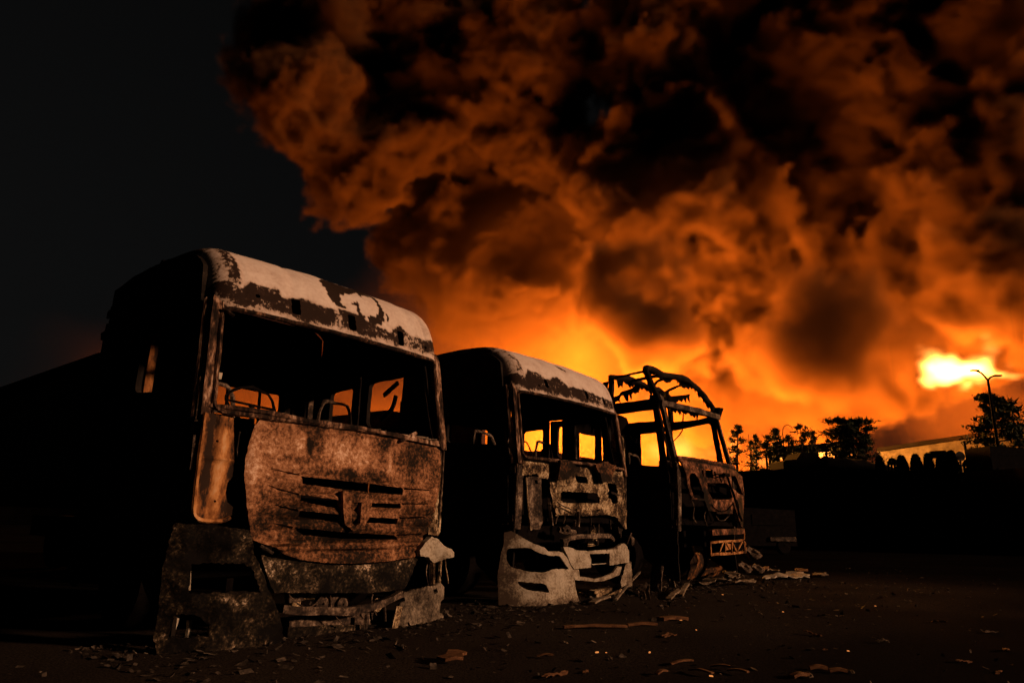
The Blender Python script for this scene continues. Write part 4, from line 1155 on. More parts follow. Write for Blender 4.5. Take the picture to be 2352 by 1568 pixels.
for (Fr, z1, lab) in ((F2, 2.02, 'low rust-red trailer behind the middle burnt lorry'), (F3, 2.25, 'low rust-red trailer behind the farthest burnt lorry')):
    t2 = empty('semi_trailer', Fr.o, Fr.rz, lab, 'trailer', 'rusted low trailers')
    V, F = box_geo((1.25, 6.4, (z1 + 1.05) / 2), (2.36, 7.4, z1 - 1.05), 0, .03)
    if Fr is F2: V, F = merge((V, F), box_geo((1.25, 3.5, 2.25), (2.36, 1.5, .62), 0, .12))
    finish('body', rough(V, .03, 1.5), F, M['trailer_rust'], t2)
    G = [sweep_geo([(.06, 2.75 + k * .9, 1.05), (.06, 2.75 + k * .9, z1 + .02)], .06, .05, rect=True, up=(-1, 0, 0)) for k in range(9)]
    V, F = merge(*G)
    finish('side_posts', V, F, M['soot'], t2)
    for k in range(3):
        for x in (.25, 2.3):
            finish('wheel', *lathe_geo([(.02, -.1), (.2, -.1), (.26, -.05), (.3, -.14), (.45, -.13), (.46, 0), (.45, .13), (.3, .14), (.02, .1)], 20, 'X', (x, 6.8 + k * 1.25, .46)), M['black'], t2)
# ------------------------------------------------------------------ upper terrace, retaining walls, mound
def gp(px, py, z=0.0):
    d = ray(px, py)
    t = (z - CAM_H) / d.z
    return Vector((d.x * t, d.y * t, z))


def wall_strip(name, pts, thick, lab, cat, z0=-.1):
    """wall along plan points with its own top heights"""
    V, F = [], []
    n = len(pts)
    for i, p in enumerate(pts):
        a, b = pts[max(0, i - 1)], pts[min(n - 1, i + 1)]
        t = Vector((b[0] - a[0], b[1] - a[1], 0)).normalized(); s = Vector((-t.y, t.x, 0)) * thick * .5
        for q, z in ((-1, z0), (-1, p[2]), (1, p[2]), (1, z0)):
            V.append(Vector((p[0], p[1], z)) + s * q)
    for i in range(n - 1):
        for j in range(4):
            F.append((i * 4 + j, i * 4 + (j + 1) % 4, (i + 1) * 4 + (j + 1) % 4, (i + 1) * 4 + j))
    F += [(0, 1, 2, 3), (n * 4 - 1, n * 4 - 2, n * 4 - 3, n * 4 - 4)]
    o = finish(name, V, F, M['concrete'])
    return tag(o, lab, cat)


def dense(pts, k):
    out = []
    for i in range(len(pts) - 1):
        for j in range(k):
            q = pts[i].lerp(pts[i + 1], j / k)
            q.z += .03 * fbm((q.x, q.y, 0), 1.5)
            out.append(q)
    return out + [pts[-1]]


wa = [at(-700, 1085, 120), at(100, 1078, 85), at(700, 1076, 66), at(1200, 1078, 56), at(1702, 1083, 48), at(1823, 1073, 46), at(1900, 1070, 45), at(2070, 1084, 45)]  # left run is unseen, added to keep the fire lamps off the yard
wall_a = wall_strip('retaining_wall', dense(wa, 8), .4, 'long dark retaining wall below the pines, its unseen run behind the lorries added to block firelight', 'wall')
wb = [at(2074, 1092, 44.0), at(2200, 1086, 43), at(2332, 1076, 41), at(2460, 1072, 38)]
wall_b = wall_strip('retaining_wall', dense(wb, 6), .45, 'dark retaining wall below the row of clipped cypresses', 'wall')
# terrace behind the walls
tv, tf = [], []
xs_ = np.linspace(-60, 140, 41); ys_ = np.linspace(0, 1, 15)
top = sorted([(p.x, p.y, p.z) for p in wa + wb], key=lambda q: q[0])
for j, t in enumerate(ys_):
    for x in xs_:
        xx = [q[0] for q in top]
        y0 = float(np.interp(x, xx, [q[1] for q in top])) + .8
        z0 = float(np.interp(x, xx, [q[2] for q in top])) - .5
        y = y0 + (230 - y0) * t ** 1.6
        tv.append((x, y, z0 + 2.0 * min(1, (y - y0) / 60) + .25 * fbm((x, y, 0), .12)))
for j in range(len(ys_) - 1):
    for i in range(len(xs_) - 1):
        a = j * len(xs_) + i
        tf.append((a, a + 1, a + len(xs_) + 1, a + len(xs_)))
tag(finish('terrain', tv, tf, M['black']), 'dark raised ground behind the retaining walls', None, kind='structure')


def upper_z(x, y):
    xx = [q[0] for q in top]
    y0 = float(np.interp(x, xx, [q[1] for q in top])) + .8
    return float(np.interp(x, xx, [q[2] for q in top])) - .5 + 2.0 * min(1, max(0, (y - y0) / 60))


mv, mf = [], []
mc = at(1985, 1085, 46.5)
for j in range(13):
    for i in range(25):
        u, v = i / 24 * 2 - 1, j / 12 * 2 - 1
        h = max(0.0, 1 - u * u) ** .8 * max(0.0, 1 - v * v) ** .8
        x, y = mc.x + u * 4.6, mc.y + 1.6 + v * 1.6
        mv.append((x, y, mc.z - .5 + h * (1.45 + .25 * fbm((x, y, 1), 1.1) - .35 * u)))
for j in range(12):
    for i in range(24):
        a = j * 25 + i
        mf.append((a, a + 1, a + 26, a + 25))
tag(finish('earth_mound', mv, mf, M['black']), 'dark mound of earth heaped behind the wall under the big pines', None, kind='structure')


# ------------------------------------------------------------------ pines
def pine(px, base_dist, top_py, width_px, lab, seed, lean=0.0, bare=.25, full=1.0, base=None, cone=.6):
    rg = random.Random(seed)
    p = at(px, 1050, base_dist)
    zb = upper_z(p.x, p.y) - .2
    zt_ = at(px, top_py, base_dist).z
    H = zt_ - zb
    wid = width_px / 1568.0 * base_dist * .5
    T = empty('pine_tree', (p.x, p.y, zb), 0, lab, 'tree', 'pines above the retaining wall')
    tp = smooth_path([(0, 0, 0), (lean * H * .3 + rg.uniform(-.1, .1), 0, H * .35), (lean * H * .65, rg.uniform(-.1, .1), H * .7), (lean * H, 0, H)], 5)
    G = [sweep_geo(tp, .02 * H + .03, n=7, taper=lambda t: 1 - .88 * t)]
    LV, LF = [], []

    def clump(c, r, n):
        for _ in range(n):
            d = Vector((rg.gauss(0, 1), rg.gauss(0, 1), rg.gauss(0, .42)))
            o = c + d * r * .5
            a = Vector((rg.gauss(0, 1), rg.gauss(0, 1), rg.gauss(0, .8) + .5)).normalized()
            b = a.cross(Vector((rg.gauss(0, 1), rg.gauss(0, 1), rg.gauss(0, 1)))).normalized()
            l = rg.uniform(.5, 1.0) * .34 * (H / 7) ** .5; w_ = l * .22
            i = len(LV)
            LV.extend([o - b * w_, o + b * w_, o + a * l + b * w_ * .4, o + a * l - b * w_ * .4]); LF.append((i, i + 1, i + 2, i + 3))
    nb = int(30 * full)
    for k in range(nb):
        t = bare + (1 - bare) * (k + rg.random()) / nb
        c = tp[min(len(tp) - 1, int(t * (len(tp) - 1)))]
        q = (t - bare) / (1 - bare)
        L = wid * (1.0 - cone * q) * rg.uniform(.45, 1.15) * (.35 + .65 * min(1, q * 5 + .3))
        if q > .9: L *= .6
        az = rg.uniform(0, 2 * math.pi)
        tip = c + Vector((math.cos(az) * L, math.sin(az) * L, L * rg.uniform(.05, .55)))
        mid = c.lerp(tip, .55) + Vector((0, 0, -.06 * L))
        G.append(sweep_geo([c, mid, tip], .012 * H * .5 + .01, n=5, taper=lambda t: 1 - .8 * t))
        for s, r_ in ((1.0, .62), (.72, .55), (.45, .4)):
            if rg.random() < .85:
                clump(c.lerp(tip, s) + Vector((rg.uniform(-.15, .15), rg.uniform(-.15, .15), rg.uniform(0, .2))) * L, (.16 + .20 * L) * r_ * 1.7, int(20 * full))
    clump(tp[-1], .3 * (H / 7), 40)
    finish('trunk', *merge(*G), M['bark'], T)
    me = bpy.data.meshes.new('crown'); me.from_pydata([tuple(v) for v in LV], [], LF)
    link('crown', me, M['leaf'], T)
    return T


def K1(x, y): return ((2880 + x * .26361) / 1.7415, (1620 + y * .26361) / 1.7415)
def K2(x, y): return ((3450 + x * .27466) / 1.7415, (1600 + y * .27466) / 1.7415)


PINES = [(250, 62, 320, 44, 'leaning scrawny pine right beside the farthest burnt lorry', .05, .2, .9, .3), (480, 66, 560, 22, 'stubby young pine between the thin bare trunk and the next pine', 0, .2, .6, .5), (555, 64, 470, 26, 'slim pointed pine, second from the bare thin trunk', 0, .2, .8, .6), (735, 62, 480, 36, 'round-topped pine left of the hooked street lamp', 0, .25, 1.0, .4),
         (885, 60, 375, 40, 'tall pine just left of the hooked street lamp', 0, .2, 1.1, .5), (1010, 62, 470, 30, 'forked pine just right of the hooked street lamp', .06, .25, .7, .5), (1260, 58, 322, 52, 'open airy pine with fire glowing through its crown', 0, .3, .8, .4), (1405, 60, 420, 22, 'very thin upright pine beside the open airy pine', .03, .3, .5, .6), (1470, 60, 490, 22, 'small tufted pine, lowest of the group', 0, .3, .5, .4)]
for k, (x, d, ty, w_, lab, ln, ba, fu, cn) in enumerate(PINES):
    px, py = K1(x, ty)
    pine(px, d, py, w_, lab, 100 + k, ln, ba, fu, None, cn)
pine(K1(1850, 0)[0], 54, K1(0, 222)[1], 74, 'big dense pine, left one of the dark pair above the mound', 131, .0, .15, 1.7, None, .45)
pine(K1(2150, 0)[0], 54, K1(0, 235)[1], 70, 'big rounded pine, right one of the dark pair above the mound', 137, .0, .12, 1.9, None, .35)
pine(2300, 47, 908, 92, 'large hazy pine at the far end with long drooping lower boughs', 141, -.05, .2, 1.7, None, .35)
pine(2344, 49, 928, 70, 'pine half cut off behind the large hazy pine', 143, .0, .22, .9, None, .4)


def bare_tree(px, d, top_py, w_px, lab, seed):
    rg = random.Random(seed)
    p = at(px, 1060, d); zb = upper_z(p.x, p.y) - .2
    H = at(px, top_py, d).z - zb; wd = w_px / 1568 * d
    T = empty('bare_tree', (p.x, p.y, zb), 0, lab, 'tree')
    G = []

    def grow(a, dr, l, r, lv):
        b = a + dr * l; m = a.lerp(b, .5) + Vector((rg.uniform(-.1, .1), rg.uniform(-.1, .1), 0)) * l
        G.append(sweep_geo([a, m, b], r, n=5, taper=lambda t: 1 - .4 * t))
        if lv:
            for _ in range(3):
                nd = (dr + Vector((rg.gauss(0, .55), rg.gauss(0, .55), rg.gauss(.05, .3)))).normalized()
                grow(a.lerp(b, rg.uniform(.55, 1)), nd, l * rg.uniform(.55, .8), r * .55, lv - 1)
    grow(Vector((0, 0, 0)), Vector((0, 0, 1)), H * .42, .05, 4)
    finish('trunk', *merge(*G), M['bark'], T)


bare_tree(K2(1830, 0)[0], 50, K2(0, 830)[1], 40, 'leafless tree with tangled twigs left of the leaning lamp post', 7)
bare_tree(K2(300, 0)[0], 52, K2(0, 560)[1], 40, 'leafless tree with curling twigs right of the dark pair of pines', 9)
p0 = at(*K1(455, 700), 60); p0.z = upper_z(p0.x, p0.y)
p1 = at(*K1(430, 430), 60)
o = finish('bare_tree', *sweep_geo(smooth_path([p0, p0.lerp(p1, .5) + Vector((.05, 0, 0)), p1], 4), .06, n=6, taper=lambda t: 1 - .7 * t), M['bark'])
tag(o, 'thin bare standing trunk without branches among the small pines', 'tree')

# clipped cypresses
for k, (x, ty, w_, lab) in enumerate(((270, 885, 130, 'clipped cypress merging with the shadow of the big pines, first of the row'), (590, 868, 165, 'clipped egg-shaped cypress right of the flat-roofed hut'), (800, 855, 165, 'clipped egg-shaped cypress standing free between two others'), (982, 840, 135, 'narrow clipped cypress under the corner of the dark billboard'),
                                      (1170, 850, 140, 'shaggy uneven cypress under the billboard'), (1325, 805, 175, 'tallest clipped egg-shaped cypress beside the round sign'))):
    px, ty_ = K2(x, ty)
    d = 45.5
    p = at(px, 1085, d); zb = upper_z(p.x, p.y) - .25
    H = (at(px, ty_, d).z - zb) * 1.12; r = w_ * .27466 / 1.7415 / 1568 * d * .45
    T = empty('clipped_cypress', (p.x, p.y, zb), 0, lab, 'tree', 'clipped cypresses on the wall')
    finish('trunk', *sweep_geo([(0, 0, 0), (0, 0, H * .8)], .05, n=6, taper=lambda t: 1 - .6 * t), M['bark'], T)
    rg = random.Random(300 + k); LV, LF = [], []
    for _ in range(2600):
        t = rg.random() ** .8; a = rg.uniform(0, 6.283)
        rr = r * 1.22 * min(1, .55 + t * 1.6) * (1 - t) ** .55
        rr *= rg.uniform(.75, 1.03) + (.18 * rg.random() if k == 4 else 0)
        o_ = Vector((rr * math.cos(a), rr * math.sin(a), .12 + t * (H - .12)))
        n_ = Vector((math.cos(a) + rg.gauss(0, .5), math.sin(a) + rg.gauss(0, .5), .8 + rg.gauss(0, .3))).normalized()
        b = n_.cross(Vector((rg.gauss(0, 1), rg.gauss(0, 1), rg.gauss(0, 1)))).normalized(); l = .16
        i = len(LV); LV.extend([o_ - b * .05, o_ + b * .05, o_ + n_ * l]); LF.append((i, i + 1, i + 2))
    bm = bmesh.new(); bmesh.ops.create_uvsphere(bm, u_segments=18, v_segments=14, radius=1)
    for v in bm.verts:
        t = (v.co.z + 1) / 2; s = r * 1.05 * min(1, .55 + t * 1.6) * (1 - t) ** .55 / max(.05, math.sqrt(max(0, 1 - v.co.z ** 2)))
        v.co = Vector((v.co.x * s, v.co.y * s, .15 + t * (H - .3)))
    bm.verts.index_update(); b0 = len(LV)
    LV += [v.co.copy() for v in bm.verts]; LF += [tuple(b0 + v.index for v in f.verts) for f in bm.faces]; bm.free()
    me = bpy.data.meshes.new('crown'); me.from_pydata([tuple(v) for v in LV], [], LF); link('crown', me, M['leaf'], T)


# ------------------------------------------------------------------ poles, lamps, signs, huts
def up(px, py, d, z=None):
    p = at(px, py, d)
    if z is not None: p.z = z
    return p


def street_lamp(foot, head, arms, lab, r=.07):
    T = empty('street_lamp', foot, 0, lab, 'street lamp')
    h = head - foot
    finish('pole', *sweep_geo([Vector((0, 0, 0)), h * .5, h], r, n=8, taper=lambda t: 1 - .45 * t), M['black'], T)
    for path, hd in arms:
        finish('arm', *sweep_geo(smooth_path([h + Vector(q) for q in path], 4), r * .5, n=6), M['black'], T)
        finish('lamp_head', *box_geo(h + Vector(hd), (.42, .2, .08), 0, .25), M['black'], T)


d = 60
ft = at(*K1(975, 640), d); ft.z = upper_z(ft.x, ft.y)
hd = at(*K1(952, 430), d)
street_lamp(ft, hd, [([(0, 0, 0), (.1, 0, .5), (.45, 0, .72), (.75, 0, .55), (.82, 0, .35)], (.82, 0, .15))], 'hooked street lamp among the small pines')
d = 43.5
ft = at(*K2(2020, 1000), d); ft.z = upper_z(ft.x, ft.y) - .6
hd = at(2269, 873, d)
street_lamp(ft, hd, [([(0, 0, 0), (-.25, 0, .35), (-.5, 0, .5)], (-.62, 0, .52)), ([(0, 0, 0), (.2, 0, .18), (.45, 0, .25)], (.55, 0, .26))], 'tall twin-armed street lamp in front of the bright flare', .10)
d = 46
a, b = at(*K2(1530, 885), d), at(*K2(1480, 590), d); a.z -= .8
o = finish('utility_pole', *merge(sweep_geo([a, b], .07, n=8), sweep_geo([b + Vector((-.12, 0, -.08)), b + Vector((.14, 0, -.02))], .06, rect=True)), M['metal_dark'])
tag(o, 'plain dark pole right of the round sign', 'pole')
d = 45.8
c0, c1, c2, c3 = [at(*K2(*q), d) for q in ((975, 745), (1195, 728), (1195, 838), (995, 850))]
T = empty('billboard', (c2.x, c2.y, upper_z(c2.x, c2.y)), 0, 'dark rectangular billboard on a single side post above the clipped cypresses', 'billboard')
o0 = Vector(T.location)
n_ = Vector((0, .06, 0))
V = [q - o0 - n_ for q in (c0, c1, c2, c3)] + [q - o0 + n_ for q in (c0, c1, c2, c3)]
finish('board', V, [(0, 1, 2, 3), (7, 6, 5, 4), (0, 4, 5, 1), (1, 5, 6, 2), (2, 6, 7, 3), (3, 7, 4, 0)], M['soot'], T)
pa, pb = at(*K2(1205, 730), d), at(*K2(1258, 1045), d)
finish('post', *sweep_geo([pb - o0 + Vector((0, .16, -.5)), pa - o0 + Vector((.06, .16, 0))], .13, .1, rect=True), M['metal_dark'], T)
d = 45.2
c = at(*K2(1424, 815), d); f_ = at(*K2(1440, 900), d)
T = empty('round_sign', (f_.x, f_.y, upper_z(f_.x, f_.y) - .3), 0, 'round traffic sign on a thin post beside the tallest clipped cypress', 'road sign')
o0 = Vector(T.location)
finish('plate', *lathe_geo([(.01, -.02), (.255, -.02), (.265, 0), (.255, .02), (.01, .02)], 24, 'Y', c - o0), M['metal_dark'], T)
finish('post', *sweep_geo([Vector((0, .06, 0)), c - o0 + Vector((0, .06, .1))], .05, n=6), M['metal_dark'], T)


def hut(x0, x1, yr, yb, d, lab, dome):
    a, b = at(*K2(x0, yr), d), at(*K2(x1, yr), d)
    m = (a + b) / 2; zb = upper_z(m.x, m.y) - .3
    T = empty('roofed_hut', (m.x, m.y, zb), 0, lab, 'hut', 'small roofed huts on the wall')
    w = (b - a).length; h = m.z - zb
    finish('roof', *merge(lathe_geo([(.02, h + .22), (w * .32, h + .14), (w * .5, h - .12), (w * .5, h - .20), (.02, h - .10)], 4 if not dome else 8)), M['black'], T)
    for sx in (-1, 1):
        for sy in (-1, 1):
            finish('post', *sweep_geo([(sx * w * .27, sy * w * .25, 0), (sx * w * .27, sy * w * .25, h)], .07, n=6), M['metal_dark'], T)
    if dome: finish('booth', *box_geo((0, 0, h * .42), (w * .5, w * .5, h * .84), .1, .2), M['black'], T)
    else: finish('bench', *box_geo((0, 0, h * .3), (w * .45, w * .4, h * .3), 0, .1), M['black'], T)


hut(1435, 1690, 905, 1030, 44.8, 'wide mushroom-roofed hut right of the round sign', True)
hut(345, 530, 888, 1000, 46, 'flat-roofed open hut left of the clipped cypresses', False)
# parked vehicles
d = 44.6
p = at(*K1(1200, 930), 46.2); p.z = upper_z(p.x, p.y)


def parked(name, p, rz, L, H, lab, cat, cabtop):
    T = empty(name, p, rz, lab, cat)
    prof = [(-L / 2, .35), (-L / 2, .75), (-L * .46, .85), (-L * .2, .92), (-L * .08, H), (L * .25, H), (L * .36, .95), (L * .48, .9), (L / 2, .7), (L / 2, .35)] if cabtop else [(-L / 2, .3), (-L / 2, H), (L / 2, H * .96), (L / 2, .3)]
    n = len(prof)
    V = [(x, -.85, z) for x, z in prof] + [(x, .85, z) for x, z in prof]
    F = [tuple(range(n)), tuple(reversed(range(n, 2 * n)))] + [(i, (i + 1) % n, n + (i + 1) % n, n + i) for i in range(n)]
    finish('body', V, F, M['black'], T)
    if cabtop:
        for y_ in (-.86, .86):
            V = [(x, y_, z) for x, z in ((-L * .07, H - .08), (L * .22, H - .08), (L * .32, .98), (-L * .16, .98))]
            V += [(x, y_ * .985, z) for x, y__, z in V]
            finish('window', V, [(0, 1, 2, 3), (7, 6, 5, 4), (0, 4, 5, 1), (1, 5, 6, 2), (2, 6, 7, 3), (3, 7, 4, 0)], M['black'], T)
    for x in (-L * .3, L * .3):
        for y_ in (-.8, .8):
            finish('wheel', *lathe_geo([(.02, -.08), (.28, -.09), (.33, -.05), (.33, .05), (.28, .09), (.02, .08)], 16, 'Y', (x, y_, .33)), M['black'], T)
    return T


parked('parked_car', p, .1, 2.9, 1.35, 'small dark car parked on the wall among the pines', 'car', True)
p = at(*K2(1975, 960), 43.6); p.z = upper_z(p.x, p.y)
parked('parked_van', p, .1, 2.1, 1.7, 'dark boxy van beside the foot of the twin-armed lamp', 'van', False)
p = at(1716, 1215, 29); p.z = 0
pc = parked('parked_van', p, R(18), 3.2, 1.7, 'dark boxy van with a pale bumper strip, in the yard beyond the farthest burnt lorry', 'van', False)
finish('bumper', *box_geo((.9, -.90, .55), (1.2, .08, .16), 0, .2), M['soot_light'], pc)
finish('window', *box_geo((.5, -.86, 1.25), (1.8, .03, .4), 0, .2), M['black'], pc)

# ------------------------------------------------------------------ burning warehouse behind the trees
d = 78
c0, c1 = at(*K1(1000, 640), d), at(*K1(1800, 588), d)
ux = (c1 - c0); Lw = Vector((ux.x, ux.y, 0)).length
ang = math.atan2(ux.y, ux.x)
zb = upper_z(c0.x, c0.y) - .5
wh = empty('warehouse', (c0.x, c0.y, zb), ang, 'long low burning warehouse with fire showing through its open side', 'building')
h0, h1 = c0.z - zb, c1.z - zb
LL = Lw * 1.25
V = [(-2, 0, h0 - 1.2), (LL, 0, h1 - 1.1), (LL, -.1, h1 + .25), (-2, -.1, h0), (-2, 9, h0 - .2), (LL, 9, h1)]
roofv = [(-2, -.4, h0), (LL, -.4, h1 + .2), (LL, 9, h1 + .8), (-2, 9, h0 + .5)]
roofv += [(x, y, z - .9) for x, y, z in roofv]
finish('roof', roofv, [(0, 1, 2, 3), (7, 6, 5, 4), (0, 4, 5, 1), (1, 5, 6, 2), (2, 6, 7, 3), (3, 7, 4, 0)], M['soot'], wh)
for k in range(11):
    x = -2 + (LL + 2) * k / 10
    finish('column', *sweep_geo([(x, 0, -1), (x, 0, h0 + (h1 - h0) * max(0, x) / LL - .6)], .22, .2, rect=True), M['metal_dark'], wh)
for k in range(3):
    z = 1.0 + k * (h0 - 2) / 3
    finish('girder', *sweep_geo([(-2, -.1, z), (LL, -.1, z * h1 / h0)], .10, .16, rect=True), M['metal_dark'], wh)
# second long roof further right, half lost in smoke
d = 96
c0, c1 = at(*K2(250, 700), d), at(*K2(1750, 470), d)
zb = upper_z(c0.x, c0.y) - .5
wh2 = empty('warehouse', (c0.x, c0.y, zb), math.atan2(c1.y - c0.y, c1.x - c0.x), 'pale warehouse with a long dark roof edge, half lost in smoke behind the billboard', 'building')
L2 = math.hypot(c1.x - c0.x, c1.y - c0.y) * 1.4; h0, h1 = c0.z - zb, c1.z - zb; h2 = h0 + (h1 - h0) * 1.4
V = [(0, 0, -1), (L2, 0, -1), (L2, 0, h2 - .5), (0, 0, h0 - .45), (0, 12, -1), (L2, 12, -1), (L2, 12, h2 - .5), (0, 12, h0 - .45)]
finish('wall', V, [(0, 1, 2, 3), (7, 6, 5, 4), (0, 4, 5, 1), (1, 5, 6, 2), (3, 2, 6, 7), (0, 3, 7, 4)], M['trailer_grey'], wh2)
V = [(-.3, -.5, h0 - .40), (L2, -.5, h2 - .45), (L2, -.5, h2), (-.3, -.5, h0), (-.3, 12.4, h0 - .40), (L2, 12.4, h2 - .45), (L2, 12.4, h2 + 1), (-.3, 12.4, h0 + .7)]
finish('roof', V, [(0, 1, 2, 3), (7, 6, 5, 4), (0, 4, 5, 1), (1, 5, 6, 2), (3, 2, 6, 7), (0, 3, 7, 4)], M['black'], wh2)

# ------------------------------------------------------------------ flames
def flame_mat(name, c, k):
    m = bpy.data.materials.new(name); m.use_nodes = True
    nt = m.node_tree; nt.nodes.clear()
    o_ = nt.nodes.new('ShaderNodeOutputMaterial'); e = nt.nodes.new('ShaderNodeEmission'); a_ = nt.nodes.new('ShaderNodeAttribute'); a_.attribute_name = 'density'
    mu = nt.nodes.new('ShaderNodeMath'); mu.operation = 'MULTIPLY'; mu.inputs[1].default_value = k
    e.inputs['Color'].default_value = c + (1,)
    nt.links.new(a_.outputs['Fac'], mu.inputs[0]); nt.links.new(mu.outputs[0], e.inputs['Strength']); nt.links.new(e.outputs[0], o_.inputs['Volume'])
    return m


m_flame = flame_mat('flames', (1.0, .33, .055), 1.0)


def flames(blobs, lab, vox, seed, stretch=1.6, thr=.25, k=1.0):
    """burning gas: glowing density, tongues drawn upwards"""
    cs = [(at(px, py, d), rx * d / 1568, ry * d / 1568, g) for px, py, d, rx, ry, g in blobs]
    lo = np.array([min(c[i] - 1.6 * max(rx, ry) for c, rx, ry, g in cs) for i in range(3)])
    hi = np.array([max(c[i] + 1.6 * max(rx, ry) for c, rx, ry, g in cs) for i in range(3)])
    n = np.maximum(4, np.ceil((hi - lo) / vox).astype(int) + 1)
    hi = lo + (n - 1) * vox
    rng = np.random.default_rng(seed)
    X, Y, Z = [(lo[i] + np.arange(n[i]) * vox).reshape([-1 if j == i else 1 for j in range(3)]) for i in range(3)]
    nz = sum(a * lattice_noise(n, c / vox, rng) for c, a in ((3.4, .9), (1.8, .75), (.9, .55), (.5, .3)))
    wx = lattice_noise(n, 2.5 / vox, rng) * .8
    D = np.zeros(n, np.float32)
    for c, rx, ry, g in cs:
        q = np.sqrt(((X + wx - c[0]) / rx) ** 2 + ((Y - c[1]) / max(rx * .7, ry)) ** 2 + ((Z + wx - c[2]) / ry) ** 2)
        D = np.maximum(D, g * np.clip(1.1 - q + .60 * nz, 0, 1) ** 1.6)
    D[D < .01] = 0
    return tag(density_volume('fire', tuple(lo), tuple(hi), vox, D * k, m_flame), lab, kind='stuff')


flames([(2212, 856, 100, 58, 25, 14.0), (2168, 838, 100, 40, 18, 7.0), (2285, 861, 100, 36, 8, 4.0), (2222, 884, 100, 22, 18, 9.0), (2135, 812, 101, 26, 10, .9), (2110, 800, 101, 14, 6, .5), (2250, 830, 101, 40, 16, .9), (2275, 800, 101, 24, 20, .8), (2258, 772, 101, 14, 16, .9), (2298, 790, 101, 8, 12, .5), (2325, 862, 100, 26, 6, 1.6), (2320, 836, 101, 16, 10, .35)], 'white-hot flare of burning gas high in the smoke', .34, 3)
flames([(1688, 1022, 86, 16, 20, 1.6), (1676, 1046, 86, 18, 14, .9)], 'bright fire beside the farthest burnt lorry', .4, 4)
flames([(1800, 1058, 84, 60, 20, .55), (1880, 1052, 84, 60, 24, .9), (1960, 1046, 84, 40, 22, .7), (1740, 1064, 84, 50, 16, .35), (1845, 990, 86, 10, 8, .8), (1860, 1004, 86, 12, 8, .8)], 'line of fire burning low behind the pines', .4, 5)
flames([(1490, 918, 92, 18, 24, .6), (1478, 945, 92, 14, 10, .35), (1560, 1040, 90, 60, 26, .45), (1630, 1046, 90, 50, 30, .7)], 'flames seen through the bare roof frame of the farthest lorry', .45, 6)
flames([(2110, 1078, 60, 30, 12, .5), (2170, 1080, 60, 26, 10, .35), (2222, 1055, 60, 16, 10, 1.2), (2090, 1020, 70, 14, 10, .2)], 'small fires burning between the clipped cypresses', .35, 7)
# ------------------------------------------------------------------ debris on the ground
def J(x, y): return ((2400 + x * .46769) / 1.7415, (2250 + y * .46769) / 1.7415)
def J2(x, y): return ((1700 + x * 1.01871) / 1.7415, (2100 + y * 1.01871) / 1.7415)


def scrap(name, pts, z, mat, lab, cat, group=None, thick=.02, bulge=.03, sd=0, step=.06, tilt=None):
    """flat torn piece lying on the yard; its outline given by ground points"""
    P = [gp(*p) for p in pts]
    c = sum(P, Vector((0, 0, 0))) / len(P)
    loc = [((p - c).x, (p - c).y) for p in P]
    o = sheet(name, loc, [], lambda u, v: (u, v, z + bulge * (fbm((u * 2.3, v * 2.3, sd), 1.4) + .4) + (tilt[0] * u + tilt[1] * v if tilt else 0)), mat, None, thick, step, .03, 0, .012, 6, sd=sd)
    o.location = (c.x, c.y, .012)
    return tag(o, lab, cat, group)


GR = 'torn sheets lying by the farthest lorry'
scrap('torn_sheet', [J(*q) for q in ((850, 215), (900, 188), (905, 175), (990, 180), (1060, 185), (1130, 205), (1000, 205))], .05, M['debris_light'], 'crumpled pale torn sheet, nearest of the flat sheets', 'sheet', GR, sd=1, bulge=.08)
scrap('torn_sheet', [J(*q) for q in ((1075, 195), (1090, 160), (1150, 152), (1205, 180), (1190, 195), (1140, 208))], .10, M['debris_light'], 'pinkish torn sheet overlapping the nearest pale one', 'sheet', GR, sd=2, bulge=.07)
scrap('torn_sheet', [J(*q) for q in ((1055, 145), (1110, 112), (1130, 140), (1135, 152), (1070, 152))], .12, M['debris_light'], 'small square pale sheet under the farthest lorry front', 'sheet', GR, sd=3)
scrap('torn_strip', [J(*q) for q in ((1140, 212), (1200, 185), (1320, 178), (1325, 188), (1230, 195), (1160, 214))], .06, M['debris_light'], 'long pale strip curving past the torn sheets', 'strip', None, sd=4)
scrap('torn_sheet', [J(*q) for q in ((1390, 150), (1440, 140), (1560, 120), (1690, 100), (1795, 132), (1780, 140), (1600, 145), (1420, 154))], .03, M['ash_grey'], 'largest flat grey sheet lying out in the open', 'sheet', GR, sd=5, bulge=.05)
scrap('torn_sheet', [J(*q) for q in ((1810, 132), (1850, 112), (1930, 108), (1950, 125), (1900, 138))], .03, M['debris_light'], 'outermost dull sheet, right of the largest flat one', 'sheet', GR, sd=6, bulge=.04)
scrap('torn_strip', [J(*q) for q in ((1435, 108), (1450, 96), (1530, 98), (1528, 112), (1480, 108))], .08, M['debris_light'], 'short pale strip behind the largest flat sheet', 'strip', None, sd=7)
scrap('torn_sheet', [J(*q) for q in ((1665, 92), (1700, 80), (1780, 88), (1770, 102), (1690, 102))], .07, M['debris_wood'], 'small brown sheet behind the largest flat sheet', 'sheet', GR, sd=8)
# tent of bent plates and the heap beside it
a, b, c, e = gp(*J(545, 215)), gp(*J(648, 212)), gp(*J(620, 190)), gp(*J(480, 205))
hh = .38


def plate(name, q, mat, lab, cat, group=None, thick=.025, sd=0):
    c = Vector((sum(p.x for p in q) / len(q), sum(p.y for p in q) / len(q), 0))
    n = len(q)
    mm = [p - c for p in q]

    def fm(u, v):
        return (mm[0] * (1 - u) + mm[1] * u) * (1 - v) + (mm[3] * (1 - u) + mm[2] * u) * v
    o = sheet(name, [(0, 0), (1, 0), (1, 1), (0, 1)], [], fm, mat, None, thick, .12, .015, 0, .03, 3, sd=sd)
    o.location = c
    return tag(o, lab, cat, group)


